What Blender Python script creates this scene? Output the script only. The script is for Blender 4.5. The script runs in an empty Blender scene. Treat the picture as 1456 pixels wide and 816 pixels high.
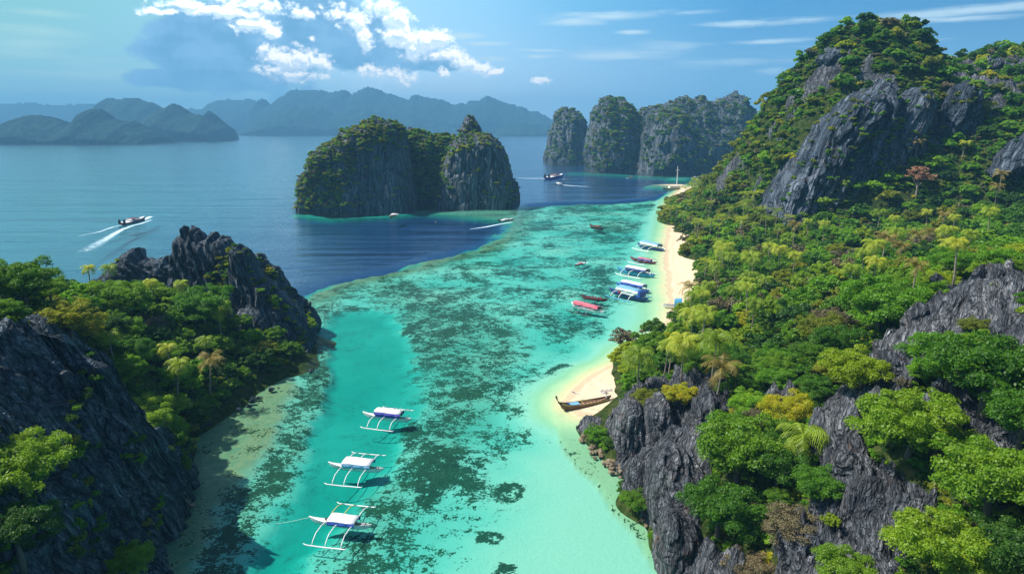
import bpy, bmesh, math, random
import numpy as np
from mathutils import Vector, Matrix, Euler

rad = math.radians
S = bpy.context.scene
COL = S.collection
random.seed(7)
RNG = np.random.default_rng(11)

# ------------------------------------------------------------------ camera
CAM_H = 80.0
PITCH = rad(13.2)
FOC = 971.0                       # focal length in photo pixels (24 mm on a 36 mm wide sensor)
CX, CY = 728.0, 408.0
cd = bpy.data.cameras.new('camera')
cd.lens = 24.0; cd.sensor_width = 36.0; cd.sensor_fit = 'HORIZONTAL'
cd.clip_start = 0.5; cd.clip_end = 60000
cam = bpy.data.objects.new('camera', cd); COL.objects.link(cam)
cam.location = (0, 0, CAM_H)
cam.rotation_euler = (rad(90) - PITCH, 0, 0)
S.camera = cam

# ------------------------------------------------------------------ view, render
S.view_settings.view_transform = 'Standard'
S.view_settings.look = 'None'
S.view_settings.gamma = 1.0
S.view_settings.exposure = 0.5
S.render.engine = 'CYCLES'
S.cycles.use_denoising = True
S.cycles.max_bounces = 6
S.cycles.diffuse_bounces = 2
S.cycles.glossy_bounces = 2
S.cycles.transmission_bounces = 2
S.cycles.transparent_max_bounces = 8
S.cycles.volume_bounces = 0
S.cycles.caustics_reflective = False
S.cycles.caustics_refractive = False
S.cycles.sample_clamp_indirect = 4

# ------------------------------------------------------------------ sun
SUN_AZ, SUN_EL = rad(-86), rad(54)       # azimuth from +Y, negative = to the left
SUN_DIR = Vector((math.sin(SUN_AZ)*math.cos(SUN_EL), math.cos(SUN_AZ)*math.cos(SUN_EL), math.sin(SUN_EL)))
sl = bpy.data.lights.new('sun', 'SUN'); sl.energy = 5.0; sl.angle = rad(0.5); sl.color = (1.0, 0.94, 0.84)
so = bpy.data.objects.new('sun', sl); COL.objects.link(so)
so.rotation_euler = SUN_DIR.to_track_quat('Z', 'Y').to_euler(); so.location = (-200, 200, 400)

# ------------------------------------------------------------------ node helper
class NT:
    def __init__(s, nt):
        s.nt = nt; s.n = nt.nodes; s.l = nt.links
    def new(s, t, **kw):
        nd = s.n.new(t)
        for k, v in kw.items(): setattr(nd, k, v)
        return nd
    def put(s, sock, v):
        if v is None: return
        if isinstance(v, bpy.types.NodeSocket): s.l.new(v, sock)
        else:
            if hasattr(sock, 'default_value'):
                try: sock.default_value = v
                except Exception:
                    sock.default_value = tuple(v) + (1.0,)
    def math(s, op, a, b=None, c=None, clamp=False):
        nd = s.new('ShaderNodeMath', operation=op); nd.use_clamp = clamp
        s.put(nd.inputs[0], a); s.put(nd.inputs[1], b)
        if c is not None: s.put(nd.inputs[2], c)
        return nd.outputs[0]
    def vmath(s, op, a, b=None):
        nd = s.new('ShaderNodeVectorMath', operation=op)
        s.put(nd.inputs[0], a); s.put(nd.inputs[1], b)
        return nd.outputs['Value'] if op in ('LENGTH', 'DOT_PRODUCT') else nd.outputs[0]
    def noise(s, vec, scale, detail=4, rough=0.55, dist=0.0, col=False, kind='FBM'):
        nd = s.new('ShaderNodeTexNoise'); nd.noise_dimensions = '3D'
        try: nd.noise_type = kind
        except Exception: pass
        s.put(nd.inputs['Vector'], vec); nd.inputs['Scale'].default_value = scale
        nd.inputs['Detail'].default_value = detail; nd.inputs['Roughness'].default_value = rough
        nd.inputs['Distortion'].default_value = dist
        return nd.outputs['Color' if col else 'Fac']
    def ramp(s, fac, stops, interp='LINEAR'):
        nd = s.new('ShaderNodeValToRGB'); cr = nd.color_ramp; cr.interpolation = interp
        while len(cr.elements) < len(stops): cr.elements.new(0.5)
        for e, (p, c) in zip(cr.elements, stops):
            e.position = p; e.color = (c[0], c[1], c[2], 1) if not isinstance(c, (int, float)) else (c, c, c, 1)
        s.put(nd.inputs[0], fac); return nd.outputs[0]
    def mix(s, fac, a, b, mode='MIX'):
        nd = s.new('ShaderNodeMix', data_type='RGBA', blend_type=mode)
        s.put(nd.inputs[0], fac)
        for k, v in ((6, a), (7, b)):
            if isinstance(v, tuple) and len(v) == 3: v = v + (1.0,)
            s.put(nd.inputs[k], v)
        return nd.outputs[2]
    def sstep(s, v, lo, hi, a=0.0, b=1.0):
        nd = s.new('ShaderNodeMapRange', interpolation_type='SMOOTHSTEP')
        s.put(nd.inputs[0], v); s.put(nd.inputs[1], lo); s.put(nd.inputs[2], hi); s.put(nd.inputs[3], a); s.put(nd.inputs[4], b)
        return nd.outputs[0]
    def attr(s, name, out='Fac'):
        nd = s.new('ShaderNodeAttribute'); nd.attribute_name = name; return nd.outputs[out]
    def vec(s, x, y, z):
        nd = s.new('ShaderNodeCombineXYZ'); s.put(nd.inputs[0], x); s.put(nd.inputs[1], y); s.put(nd.inputs[2], z); return nd.outputs[0]
    def sep(s, v):
        nd = s.new('ShaderNodeSeparateXYZ'); s.put(nd.inputs[0], v); return nd.outputs
    def mapping(s, v, rot=(0, 0, 0), scale=(1, 1, 1)):
        nd = s.new('ShaderNodeMapping'); s.put(nd.inputs[0], v); nd.inputs[2].default_value = rot; nd.inputs[3].default_value = scale
        return nd.outputs[0]
    def bump(s, h, strength=0.5, dist=1.0, normal=None):
        nd = s.new('ShaderNodeBump'); nd.inputs['Strength'].default_value = strength; nd.inputs['Distance'].default_value = dist
        s.put(nd.inputs['Height'], h)
        if normal is not None: s.put(nd.inputs['Normal'], normal)
        return nd.outputs[0]

# ------------------------------------------------------------------ projection between photo pixels and the world
def ray(px, py):
    a = (np.asarray(px, float) - CX) / FOC; b = -(np.asarray(py, float) - CY) / FOC
    c, s_ = math.cos(PITCH), math.sin(PITCH)
    return a, c + b * s_, -s_ + b * c
def G(px, py, z=0.0):
    dx, dy, dz = ray(px, py); t = (z - CAM_H) / dz
    return np.stack([dx * t, dy * t], -1)
def AT(px, py, Y):
    dx, dy, dz = ray(px, py); t = Y / dy
    return np.stack([dx * t, np.broadcast_to(Y, np.shape(dx * t)), CAM_H + dz * t], -1)
def PROJ(x, y, z):
    c, s_ = math.cos(PITCH), math.sin(PITCH)
    w = y * c - (z - CAM_H) * s_; v = y * s_ + (z - CAM_H) * c
    w = np.where(w < 1e-3, 1e-3, w)
    return CX + FOC * x / w, CY - FOC * v / w, w

# ------------------------------------------------------------------ world: sky with clouds
W = bpy.data.worlds.new('World'); S.world = W; W.use_nodes = True
W.node_tree.nodes.clear()
def build_world():
    t = NT(W.node_tree)
    out = t.new('ShaderNodeOutputWorld'); bg = t.new('ShaderNodeBackground')
    sky = t.new('ShaderNodeTexSky', sky_type='NISHITA')
    sky.sun_disc = False; sky.sun_elevation = SUN_EL; sky.sun_rotation = SUN_AZ
    sky.altitude = 80; sky.air_density = 1.0; sky.dust_density = 0.6; sky.ozone_density = 1.5
    d = t.new('ShaderNodeTexCoord').outputs['Generated']
    x, y, z = t.sep(d)
    u = t.math('ARCTAN2', x, y); v = t.math('ARCSINE', z)
    uv = t.vec(u, v, 0.0)
    def pix(px, py):
        dx, dy, dz = ray(px, py); n = math.sqrt(dx*dx+dy*dy+dz*dz)
        return math.atan2(dx, dy), math.asin(dz/n)
    # cloud density as a group so that it can be looked up twice
    def field(p, blobs):
        f = None
        for (px, py, rx, ry, w) in blobs:
            cu, cv = pix(px, py)
            q = t.vmath('MULTIPLY', t.vmath('SUBTRACT', p, (cu, cv, 0)), (FOC/rx, FOC/ry, 0))
            g = t.math('MULTIPLY', t.math('SUBTRACT', 1.0, t.vmath('LENGTH', q)), w)
            f = g if f is None else t.math('MAXIMUM', f, g)
        return f
    cumul = [(232,16,22,5,1),(262,6,34,6,1),(300,17,40,6,1.1),(335,20,36,9,1.1),(362,36,28,9,1),(384,44,14,9,.9),(380,10,26,9,.8),(350,4,40,9,.7),(428,20,16,8,1),(376,72,12,10,.8),(398,84,26,14,1),(430,84,22,16,1),(455,90,18,12,.9),
             (385,100,18,8,1),(425,108,30,9,.6),(508,30,20,14,.9),(520,52,12,18,1),(545,12,26,12,1),(567,28,22,14,1.1),(570,52,26,18,1.2),(590,70,22,16,1.2),(612,56,30,14,1.1),(636,78,24,12,1.1),(660,88,22,11,1.1),(684,97,20,9,1.1),(706,101,12,6,1.1),
             (545,105,30,8,.55),(575,112,22,9,.55),(632,102,10,5,.9),(772,113,15,5,1.3),(470,16,14,10,.6),(440,56,6,4,.6)]
    warp = t.vmath('MULTIPLY', t.vmath('SUBTRACT', t.noise(uv, 34, 4, .6, col=True), (.5, .5, .5)), (.035, .022, 0))
    def dens(off):
        p = t.vmath('ADD', uv, off) if off else uv
        pw = t.vmath('ADD', p, warp)
        q = t.vmath('MULTIPLY', p, (1, 1.3, 1))
        n = t.noise(q, 42, 9, .60)
        # cauliflower lumps
        vo = t.new('ShaderNodeTexVoronoi', feature='SMOOTH_F1'); t.put(vo.inputs['Vector'], t.vmath('ADD', q, t.vmath('MULTIPLY', t.vmath('SUBTRACT', t.noise(q, 90, 3, .5, col=True), (.5, .5, .5)), (.008, .008, 0)))); vo.inputs['Scale'].default_value = 105; vo.inputs['Smoothness'].default_value = .35
        vo.inputs['Detail'].default_value = 2; vo.inputs['Roughness'].default_value = .6
        lump = t.math('SUBTRACT', .5, vo.outputs['Distance'])
        f = field(pw, cumul)
        return t.math('ADD', t.math('ADD', t.math('MULTIPLY', f, 1.0), t.math('MULTIPLY', lump, .5)), t.math('MULTIPLY', t.math('SUBTRACT', n, .5), 2.2))
    D = dens(None); D2 = dens((.0022, .0060, 0))
    cover = t.sstep(D, -.55, .30)
    lit = t.sstep(t.math('SUBTRACT', D, D2), -.10, .38)
    lit = t.math('ADD', t.math('MULTIPLY', lit, .75), t.math('MULTIPLY', t.sstep(D, 1.15, .1), .35), clamp=True)
    warmth = t.sstep(v, .16, .07)
    ccol = t.mix(lit, (.36, .52, .68), t.mix(warmth, (1.1, 1.15, 1.18), (1.05, .97, .88)))
    # big soft grey cloud banks: flat foot, billowed crown
    bank = [(285,60,55,40,1.1),(320,45,60,32,1),(265,75,50,22,1),(290,112,80,15,1.2),(340,100,60,28,1),(250,108,50,7,1),(350,70,40,50,.9),
            (520,60,60,36,1.2),(470,55,50,34,1.0),(560,82,60,18,1.2),(510,86,50,12,1.2),(440,30,60,36,.9),(620,88,45,12,1.1),(400,60,50,60,.5)]
    F2 = field(t.vmath('ADD', uv, t.vmath('MULTIPLY', warp, (.9, .5, 0))), bank)
    n2 = t.noise(t.vmath('MULTIPLY', uv, (1, 1.5, 1)), 26, 7, .58)
    Bd = t.math('ADD', F2, t.math('MULTIPLY', t.math('SUBTRACT', n2, .5), 1.3))
    B = t.sstep(Bd, -.20, .12, 0, .95)
    # thin high wisps
    wis = [(40,60,70,40,1),(60,45,60,10,.9),(120,105,130,24,1.0),(860,24,90,8,1.4),(820,30,60,10,1.3),(880,78,90,14,1.4),(930,68,90,9,1),(900,46,26,4,1.6),(1060,34,80,5,1.6),(1140,28,80,7,1.0),(1090,60,60,4,1),(1100,100,30,7,.9),(1310,60,60,6,.8),
           (1400,14,130,8,1.6),(1350,28,120,6,1.2),(1230,75,160,10,.6),(655,52,40,6,1.5),(690,62,40,3,1.2),(770,72,40,3,1.4),(765,80,30,4,1.2),(700,84,30,4,1),(1000,90,160,8,.6),(60,20,50,8,.9),(640,130,120,10,.7),(180,130,150,10,.8),(980,18,60,5,.9)]
    F3 = field(t.vmath('ADD', uv, t.vmath('MULTIPLY', warp, (.8, .15, 0))), wis)
    n3 = t.noise(t.mapping(uv, scale=(7, 75, 1), rot=(0, 0, rad(-4))), 1.0, 7, .62, .5)
    Wm = t.sstep(t.math('ADD', F3, t.math('MULTIPLY', t.math('SUBTRACT', n3, .5), 2.6)), -.05, 1.3, 0, .75)
    # clear sky: Nishita overhead, hazier and tinted towards the horizon
    base = t.vmath('SCALE', sky.outputs[0], None); base.node.inputs['Scale'].default_value = .107
    az = t.math('ADD', t.math('MULTIPLY', u, .7), .5)
    mid = t.ramp(az, [(0.0, (.26,.48,.45)), (.08, (.26,.48,.46)), (.28, (.31,.52,.60)), (.36, (.50,.66,.76)), (.46, (.50,.64,.74)), (.56,(.36,.52,.66)), (.70, (.17,.34,.50)), (1, (.13,.29,.44))])
    top = t.ramp(az, [(0.0, (.19,.42,.40)), (.10, (.19,.42,.42)), (.28, (.24,.48,.59)), (.36, (.32,.54,.70)), (.48, (.22,.45,.64)), (.56, (.13,.35,.55)), (.72, (.05,.21,.41)), (.95, (.035,.15,.32))])
    elr = t.sstep(v, .0, .17)
    grad = t.mix(elr, mid, top)
    skyc = t.mix(t.sstep(v, .20, .55), grad, base); plain = skyc
    skyc = t.mix(Wm, skyc, t.mix(t.sstep(u, .1, -.45), (.48, .60, .64), (.38, .56, .50)))
    skyc = t.mix(B, skyc, t.mix(t.sstep(n2, .35, .65), (.10, .25, .41), (.17, .34, .52)))
    win = t.math('MULTIPLY', t.sstep(t.math('ABSOLUTE', u), .95, .78), t.sstep(v, .30, .22))
    skyc = t.mix(cover, skyc, ccol)
    skyc = t.mix(win, plain, skyc)
    bg2 = t.new('ShaderNodeBackground'); bg2.inputs[1].default_value = 1.3; mx = t.new('ShaderNodeMixShader')
    t.put(bg.inputs[0], plain); t.put(bg2.inputs[0], skyc)
    t.put(mx.inputs[0], t.math('GREATER_THAN', win, .0)); t.l.new(bg.outputs[0], mx.inputs[1]); t.l.new(bg2.outputs[0], mx.inputs[2])
    t.l.new(mx.outputs[0], out.inputs[0])
build_world()
W.cycles.sampling_method = 'MANUAL'; W.cycles.sample_map_resolution = 512

# ------------------------------------------------------------------ numpy noise
def _h(i, j, k, seed):
    n = (i.astype(np.int64)*374761393 + j.astype(np.int64)*668265263 + k.astype(np.int64)*2147483647 + seed*974634777) & 0xffffffff
    n = ((n ^ (n >> 13)) * 1274126177) & 0xffffffff
    n = n ^ (n >> 16)
    return (n & 0xffff) / 65535.0
def vnoise(x, y, z=None, seed=0):
    x, y = np.broadcast_arrays(np.asarray(x, float), np.asarray(y, float))
    z = np.zeros_like(x) if z is None else np.broadcast_to(np.asarray(z, float), x.shape)
    i, j, k = np.floor(x), np.floor(y), np.floor(z)
    fx, fy, fz = x-i, y-j, z-k
    fx, fy, fz = [f*f*f*(f*(f*6-15)+10) for f in (fx, fy, fz)]
    r = 0
    for a in (0, 1):
        for b in (0, 1):
            for c in (0, 1):
                w = (fx if a else 1-fx)*(fy if b else 1-fy)*(fz if c else 1-fz)
                r = r + w*_h(i+a, j+b, k+c, seed)
    return r*2-1
def fbm(x, y, z=None, oct=4, seed=0, gain=.5):
    r, a, f = 0, 1, 1
    for o in range(oct):
        r = r + a*vnoise(x*f, y*f, None if z is None else z*f, seed+o*17); a *= gain; f *= 2.03
    return r
def ridged(x, y, z=None, oct=3, seed=0, gain=.5):
    r, a, f, t = 0, 1, 1, 0
    for o in range(oct):
        r = r + a*(1-2*np.abs(vnoise(x*f, y*f, None if z is None else z*f, seed+o*31))); t += a; a *= gain; f *= 2.1
    return r/t
def groove(x, y, z=None, oct=2, seed=0, gain=.5):
    """rounded ribs parted by sharp grooves, 0..1"""
    r, a, f, t = 0, 1, 1, 0
    for o in range(oct):
        r = r + a*np.minimum(np.abs(vnoise(x*f, y*f, None if z is None else z*f, seed+o*31))*2.2, 1)**.7; t += a; a *= gain; f *= 2.1
    return r/t
def saw(x, y, z=None, seed=0):
    """overlapping plates: a slow rise and a sharp drop"""
    p = x + 1.1*vnoise(x*.22, y, z, seed) + .35*vnoise(x*.9, y*2, z, seed+3); f = p-np.floor(p)
    k = .55+.45*_h(np.floor(p), np.zeros_like(p), np.zeros_like(p), seed+9)
    return np.where(f < .82, f/.82, (1-f)/.18)*k
def sst(x, lo, hi):
    t = np.clip((x-lo)/(hi-lo), 0, 1); return t*t*(3-2*t)
def sdf_poly(P, poly, skip=()):
    """signed distance (positive inside) of points P (n,2) to polygon"""
    poly = np.asarray(poly, float); n = len(poly)
    d = np.full(len(P), 1e18); ins = np.zeros(len(P), bool)
    for i in range(n):
        a, b = poly[i], poly[(i+1) % n]
        ab = b-a; L = max(ab @ ab, 1e-9)
        if i not in skip:
            t = np.clip(((P-a) @ ab)/L, 0, 1)
            q = P - (a + t[:, None]*ab); d = np.minimum(d, (q*q).sum(1))
        c = ((a[1] > P[:, 1]) != (b[1] > P[:, 1]))
        if a[1] != b[1]:
            xi = (b[0]-a[0])*(P[:, 1]-a[1])/(b[1]-a[1]) + a[0]
            ins ^= c & (P[:, 0] < xi)
    return np.where(ins, 1, -1)*np.sqrt(d)
def dist_line(P, line):
    line = np.asarray(line, float); d = np.full(len(P), 1e18)
    for a, b in zip(line[:-1], line[1:]):
        ab = b-a; t = np.clip(((P-a) @ ab)/max(ab @ ab, 1e-9), 0, 1)
        q = P - (a + t[:, None]*ab); d = np.minimum(d, (q*q).sum(1))
    return np.sqrt(d)

# ------------------------------------------------------------------ mesh helpers
def mesh_np(name, V, F, mats=(), attrs=None, smooth=False, midx=None):
    me = bpy.data.meshes.new(name)
    V = np.asarray(V, np.float32); F = np.asarray(F, np.int32)
    me.vertices.add(len(V)); me.vertices.foreach_set('co', V.ravel())
    k = F.shape[1]
    me.loops.add(F.size); me.loops.foreach_set('vertex_index', F.ravel())
    me.polygons.add(len(F)); me.polygons.foreach_set('loop_start', np.arange(0, F.size, k, dtype=np.int32))
    me.polygons.foreach_set('loop_total', np.full(len(F), k, np.int32))
    if midx is not None: me.polygons.foreach_set('material_index', np.asarray(midx, np.int32))
    if smooth: me.polygons.foreach_set('use_smooth', np.ones(len(F), bool))
    for m in mats: me.materials.append(m)
    for an, av in (attrs or {}).items():
        at = me.attributes.new(an, 'FLOAT', 'POINT'); at.data.foreach_set('value', np.asarray(av, np.float32).ravel())
    me.update(calc_edges=True); me.validate()
    return me
def link(name, me, parent=None, loc=None):
    o = bpy.data.objects.new(name, me); COL.objects.link(o)
    if parent: o.parent = parent
    if loc is not None: o.location = loc
    return o
def tag(o, label=None, cat=None, group=None, kind=None):
    if label: o['label'] = label
    if cat: o['category'] = cat
    if group: o['group'] = group
    if kind: o['kind'] = kind
    return o
def empty(name, loc=(0, 0, 0), rz=0.0):
    o = bpy.data.objects.new(name, None); COL.objects.link(o); o.location = loc; o.rotation_euler = (0, 0, rz)
    o.empty_display_size = .2
    return o
def grid_faces(nu, nv, keep=None):
    """quads of an (nv rows) x (nu columns) vertex grid"""
    i = np.arange(nv-1)[:, None]*nu + np.arange(nu-1)[None, :]
    f = np.stack([i, i+1, i+nu+1, i+nu], -1).reshape(-1, 4)
    return f if keep is None else f[keep.ravel()]
class MB:
    """collects shapes into one mesh"""
    def __init__(s): s.v = []; s.f = []; s.m = []
    def add(s, V, F, m=0):
        o = len(s.v); s.v += [tuple(p) for p in V]; s.f += [tuple(i+o for i in q) for q in F]; s.m += [m]*len(F)
    def box(s, c, sz, m=0, rot=None, taper=1.0):
        V = []
        for dz in (-.5, .5):
            k = taper if dz > 0 else 1
            for dx, dy in ((-.5, -.5), (.5, -.5), (.5, .5), (-.5, .5)):
                p = Vector((dx*sz[0]*k, dy*sz[1]*k, dz*sz[2]))
                if rot: p.rotate(rot)
                V.append((p.x+c[0], p.y+c[1], p.z+c[2]))
        s.add(V, [(0, 3, 2, 1), (4, 5, 6, 7), (0, 1, 5, 4), (1, 2, 6, 5), (2, 3, 7, 6), (3, 0, 4, 7)], m)
    def tube(s, pts, rs, n=8, m=0):
        pts = [Vector(p) for p in pts]
        if not hasattr(rs, '__len__'): rs = [rs]*len(pts)
        V = []
        for i, p in enumerate(pts):
            d = (pts[min(i+1, len(pts)-1)] - pts[max(i-1, 0)]).normalized()
            a = Vector((0, 0, 1)) if abs(d.z) < .9 else Vector((1, 0, 0))
            e1 = d.cross(a).normalized(); e2 = d.cross(e1)
            for k in range(n):
                an = 2*math.pi*k/n; V.append(p + (e1*math.cos(an) + e2*math.sin(an))*rs[i])
        F = []
        for i in range(len(pts)-1):
            for k in range(n): F.append((i*n+k, i*n+(k+1) % n, (i+1)*n+(k+1) % n, (i+1)*n+k))
        F.append(tuple(range(n))[::-1]); F.append(tuple((len(pts)-1)*n+k for k in range(n)))
        s.add(V, F, m)
    def rings(s, R, m=0, close=False, caps=True):
        n = len(R[0]); V = [p for r in R for p in r]; F = []
        for i in range(len(R)-1):
            for k in range(n if close else n-1): F.append((i*n+k, i*n+(k+1) % n, (i+1)*n+(k+1) % n, (i+1)*n+k))
        if caps: F.append(tuple(range(n))[::-1]); F.append(tuple((len(R)-1)*n+k for k in range(n)))
        s.add(V, F, m)
    def mesh(s, name, mats, smooth=False):
        me = bpy.data.meshes.new(name); me.from_pydata(s.v, [], s.f)
        for m in (mats if isinstance(mats, (list, tuple)) else [mats]): me.materials.append(m)
        me.polygons.foreach_set('material_index', s.m)
        if smooth: me.polygons.foreach_set('use_smooth', [True]*len(s.f))
        me.update(); return me
    def build(s, name, mats, parent=None, smooth=False):
        return link(name, s.mesh(name, mats, smooth), parent)

# ------------------------------------------------------------------ materials
MT = {}
def new_mat(name):
    m = bpy.data.materials.new(name); m.use_nodes = True; m.node_tree.nodes.clear(); MT[name] = m
    t = NT(m.node_tree); t.out = t.new('ShaderNodeOutputMaterial'); return m, t
def principled(t, col, rough=.6, normal=None, spec=.3, metal=0.0):
    b = t.new('ShaderNodeBsdfPrincipled')
    t.put(b.inputs['Base Color'], col if not (isinstance(col, tuple) and len(col) == 3) else col+(1,))
    t.put(b.inputs['Roughness'], rough); t.put(b.inputs['Specular IOR Level'], spec); t.put(b.inputs['Metallic'], metal)
    if normal is not None: t.put(b.inputs['Normal'], normal)
    t.l.new(b.outputs[0], t.out.inputs[0]); return b
def paint(name, c, rough=.45, wear=.12, spec=.4):
    m, t = new_mat(name)
    p = t.new('ShaderNodeTexCoord').outputs['Object']
    n = t.noise(p, 2.5, 6, .65)
    n2 = t.noise(t.mapping(p, scale=(1, 6, 6)), 3, 4, .6)
    col = t.mix(t.math('MULTIPLY', t.sstep(n, .45, .8), wear*3), c, tuple(k*.55+.03 for k in c))
    col = t.mix(t.math('MULTIPLY', n2, wear), col, tuple(min(1, k*1.25+.04) for k in c))
    principled(t, col, rough, t.bump(n, .08, .02), spec); return m
def leaf_mat(name, stops, trans=.45, brown=(.10, .075, .02)):
    m, t = new_mat(name)
    oi = t.new('ShaderNodeObjectInfo').outputs['Random']
    pos = t.new('ShaderNodeNewGeometry').outputs['Position']
    n = t.noise(pos, .22, 3, .6)
    n1 = t.noise(pos, 1.3, 3, .6)
    f = t.math('ADD', t.math('MULTIPLY', oi, .55), t.math('ADD', t.math('MULTIPLY', n, .45), t.math('MULTIPLY', t.math('SUBTRACT', n1, .5), .7)), clamp=True)
    col = t.ramp(f, [(p_, tuple(min(1, k*g_) for k, g_ in zip(c_, (2.0, 1.62, .85)))) for p_, c_ in stops])
    a = t.new('ShaderNodeBsdfDiffuse'); b = t.new('ShaderNodeBsdfTranslucent'); mx = t.new('ShaderNodeMixShader')
    g = t.new('ShaderNodeBsdfGlossy'); g.inputs['Roughness'].default_value = .5; g.inputs[0].default_value = (.5, .55, .5, 1)
    t.put(a.inputs[0], col); t.put(b.inputs[0], t.mix(.5, col, t.mix(1.0, col, (1.3, 1.5, .5), 'MULTIPLY')))
    mx.inputs[0].default_value = trans
    t.l.new(a.outputs[0], mx.inputs[1]); t.l.new(b.outputs[0], mx.inputs[2])
    m2 = t.new('ShaderNodeMixShader'); m2.inputs[0].default_value = .04
    t.l.new(mx.outputs[0], m2.inputs[1]); t.l.new(g.outputs[0], m2.inputs[2])
    t.l.new(m2.outputs[0], t.out.inputs[0]); return m
leaf_mat('leaf_green', [(.1, (.020, .075, .006)), (.4, (.045, .15, .008)), (.65, (.085, .23, .010)), (.9, (.17, .32, .015))])
leaf_mat('leaf_bright', [(.1, (.032, .105, .008)), (.5, (.075, .185, .010)), (.9, (.15, .26, .02))])
leaf_mat('leaf_dark', [(.1, (.010, .045, .010)), (.5, (.024, .085, .012)), (.9, (.055, .14, .016))])
leaf_mat('leaf_olive', [(.1, (.05, .09, .012)), (.5, (.11, .16, .018)), (.9, (.19, .23, .03))])
leaf_mat('leaf_yellow', [(.1, (.09, .18, .008)), (.5, (.16, .26, .010)), (.85, (.24, .27, .012)), (1.0, (.32, .20, .02))])
leaf_mat('leaf_brown', [(.1, (.045, .055, .06)), (.5, (.08, .085, .085)), (.9, (.12, .11, .10))], .15)
leaf_mat('leaf_pink', [(.1, (.16, .10, .12)), (.9, (.30, .19, .20))], .2)
leaf_mat('leaf_palm', [(.1, (.06, .13, .014)), (.5, (.14, .24, .025)), (.9, (.26, .32, .05))], .35)
leaf_mat('leaf_palm_dry', [(.1, (.09, .09, .035)), (.9, (.18, .17, .08))], .2)
def bark(name, c1, c2):
    m, t = new_mat(name); p = t.new('ShaderNodeTexCoord').outputs['Object']
    n = t.noise(t.mapping(p, scale=(3, 3, .8)), 3, 5, .6)
    principled(t, t.mix(n, c1, c2), .9, t.bump(n, .5, .05), .1)
bark('bark', (.05, .04, .03), (.22, .19, .15)); bark('bark_pale', (.16, .13, .10), (.36, .32, .27))

def along(t, v, d, f):
    """coordinates squeezed by f along direction d: features run that way"""
    e = Vector(d).normalized().rotation_difference(Vector((0, 0, 1))).to_euler()
    a = t.new('ShaderNodeMapping'); t.put(a.inputs[0], v); a.inputs[2].default_value = e
    b = t.new('ShaderNodeMapping'); t.put(b.inputs[0], a.outputs[0]); b.inputs[3].default_value = (1, 1, f)
    return b.outputs[0]
def rock_mat(name, dark, mid, light, dir=(0, 0, 1), fine=1.0, moss=.5, ochre=.25, stretchf=.10):
    m, t = new_mat(name)
    geo = t.new('ShaderNodeNewGeometry'); p = geo.outputs['Position']
    nz = t.sep(geo.outputs['Normal'])[2]
    wp = t.vmath('ADD', p, t.vmath('MULTIPLY', t.vmath('SUBTRACT', t.noise(p, .10*fine, 2, .5, col=True), (.5, .5, .5)), (3.2/fine,)*3))
    q = along(t, wp, dir, stretchf); d2 = (dir[0]+.12, dir[1], dir[2]); q2 = along(t, wp, d2, stretchf*1.2)
    def groove(v, sc, det, k):   # 0 in the groove, 1 on the rib
        n = t.noise(v, sc, det, .5)
        return t.math('MULTIPLY', t.math('ABSOLUTE', t.math('SUBTRACT', n, .5)), k, clamp=True)
    g1 = groove(q, .42*fine, 1, 8.0); g2 = groove(q2, 1.15*fine, 2, 7.5); g3 = groove(q, 2.9*fine, 2, 6.5)
    joint = groove(along(t, wp, dir, 2.2), .10*fine, 3, 24)
    s2 = t.noise(q, 2.0*fine, 6, .65); s3 = t.noise(p, 6*fine, 4, .65); big = t.noise(p, .07*fine, 4, .55)
    h = t.math('ADD', t.math('MULTIPLY', t.math('POWER', g1, .6), .8), t.math('ADD', t.math('MULTIPLY', t.math('POWER', g2, .6), .45), t.math('ADD', t.math('MULTIPLY', g3, .16), t.math('ADD', t.math('MULTIPLY', joint, .3), t.math('MULTIPLY', s3, .12)))))
    f = t.math('ADD', t.math('MULTIPLY', s2, .60), t.math('ADD', t.math('MULTIPLY', big, .45), t.math('MULTIPLY', s3, .40)))
    col = t.ramp(f, [(.56, dark), (.70, mid), (.84, light)])
    grv = t.math('MULTIPLY', t.math('POWER', g1, .4), t.math('ADD', .35, t.math('MULTIPLY', t.math('MULTIPLY', g2, t.math('ADD', .5, t.math('MULTIPLY', g3, .5))), .65)))
    col = t.mix(grv, tuple(c*.25 for c in dark), col)
    oc = t.math('MULTIPLY', t.sstep(t.noise(t.mapping(wp, scale=(1, 1, .4)), .25*fine, 5, .65), .58, .72), ochre)
    col = t.mix(oc, col, (.24, .14, .085))
    vg = t.attr('veg')
    mo = t.sstep(t.math('ADD', t.math('ADD', t.noise(p, .9*fine, 5, .7), t.math('MULTIPLY', nz, .25)), t.math('MULTIPLY', vg, .45)), .98-.2*moss, 1.12-.2*moss)
    col = t.mix(mo, col, t.ramp(t.noise(p, .8*fine, 4, .6), [(.3, (.02, .045, .008)), (.6, (.06, .10, .015)), (.8, (.13, .12, .03))]))
    principled(t, col, .8, t.bump(h, 1.0, 1.3/fine), .2)
    return m
rock_mat('rock_grey', (.050, .060, .076), (.145, .162, .19), (.44, .46, .49), (.45, .70, .55), fine=1.0, ochre=.35, moss=.1)
rock_mat('rock_shore', (.050, .060, .076), (.15, .165, .19), (.46, .47, .49), (.06, .45, .9), fine=1.1, ochre=.45, moss=.1)
rock_mat('rock_left', (.040, .066, .095), (.115, .165, .21), (.33, .38, .42), (-.32, .1, .93), moss=.2, ochre=.1, fine=.8)
rock_mat('rock_wall', (.034, .060, .088), (.11, .16, .20), (.34, .39, .43), (.0, .45, -.9), moss=.2, ochre=.1, fine=.75, stretchf=.07)
rock_mat('rock_peak', (.036, .056, .088), (.11, .155, .22), (.35, .41, .49), (.40, .2, .9), fine=.40, moss=.6, ochre=.3, stretchf=.07)
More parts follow.
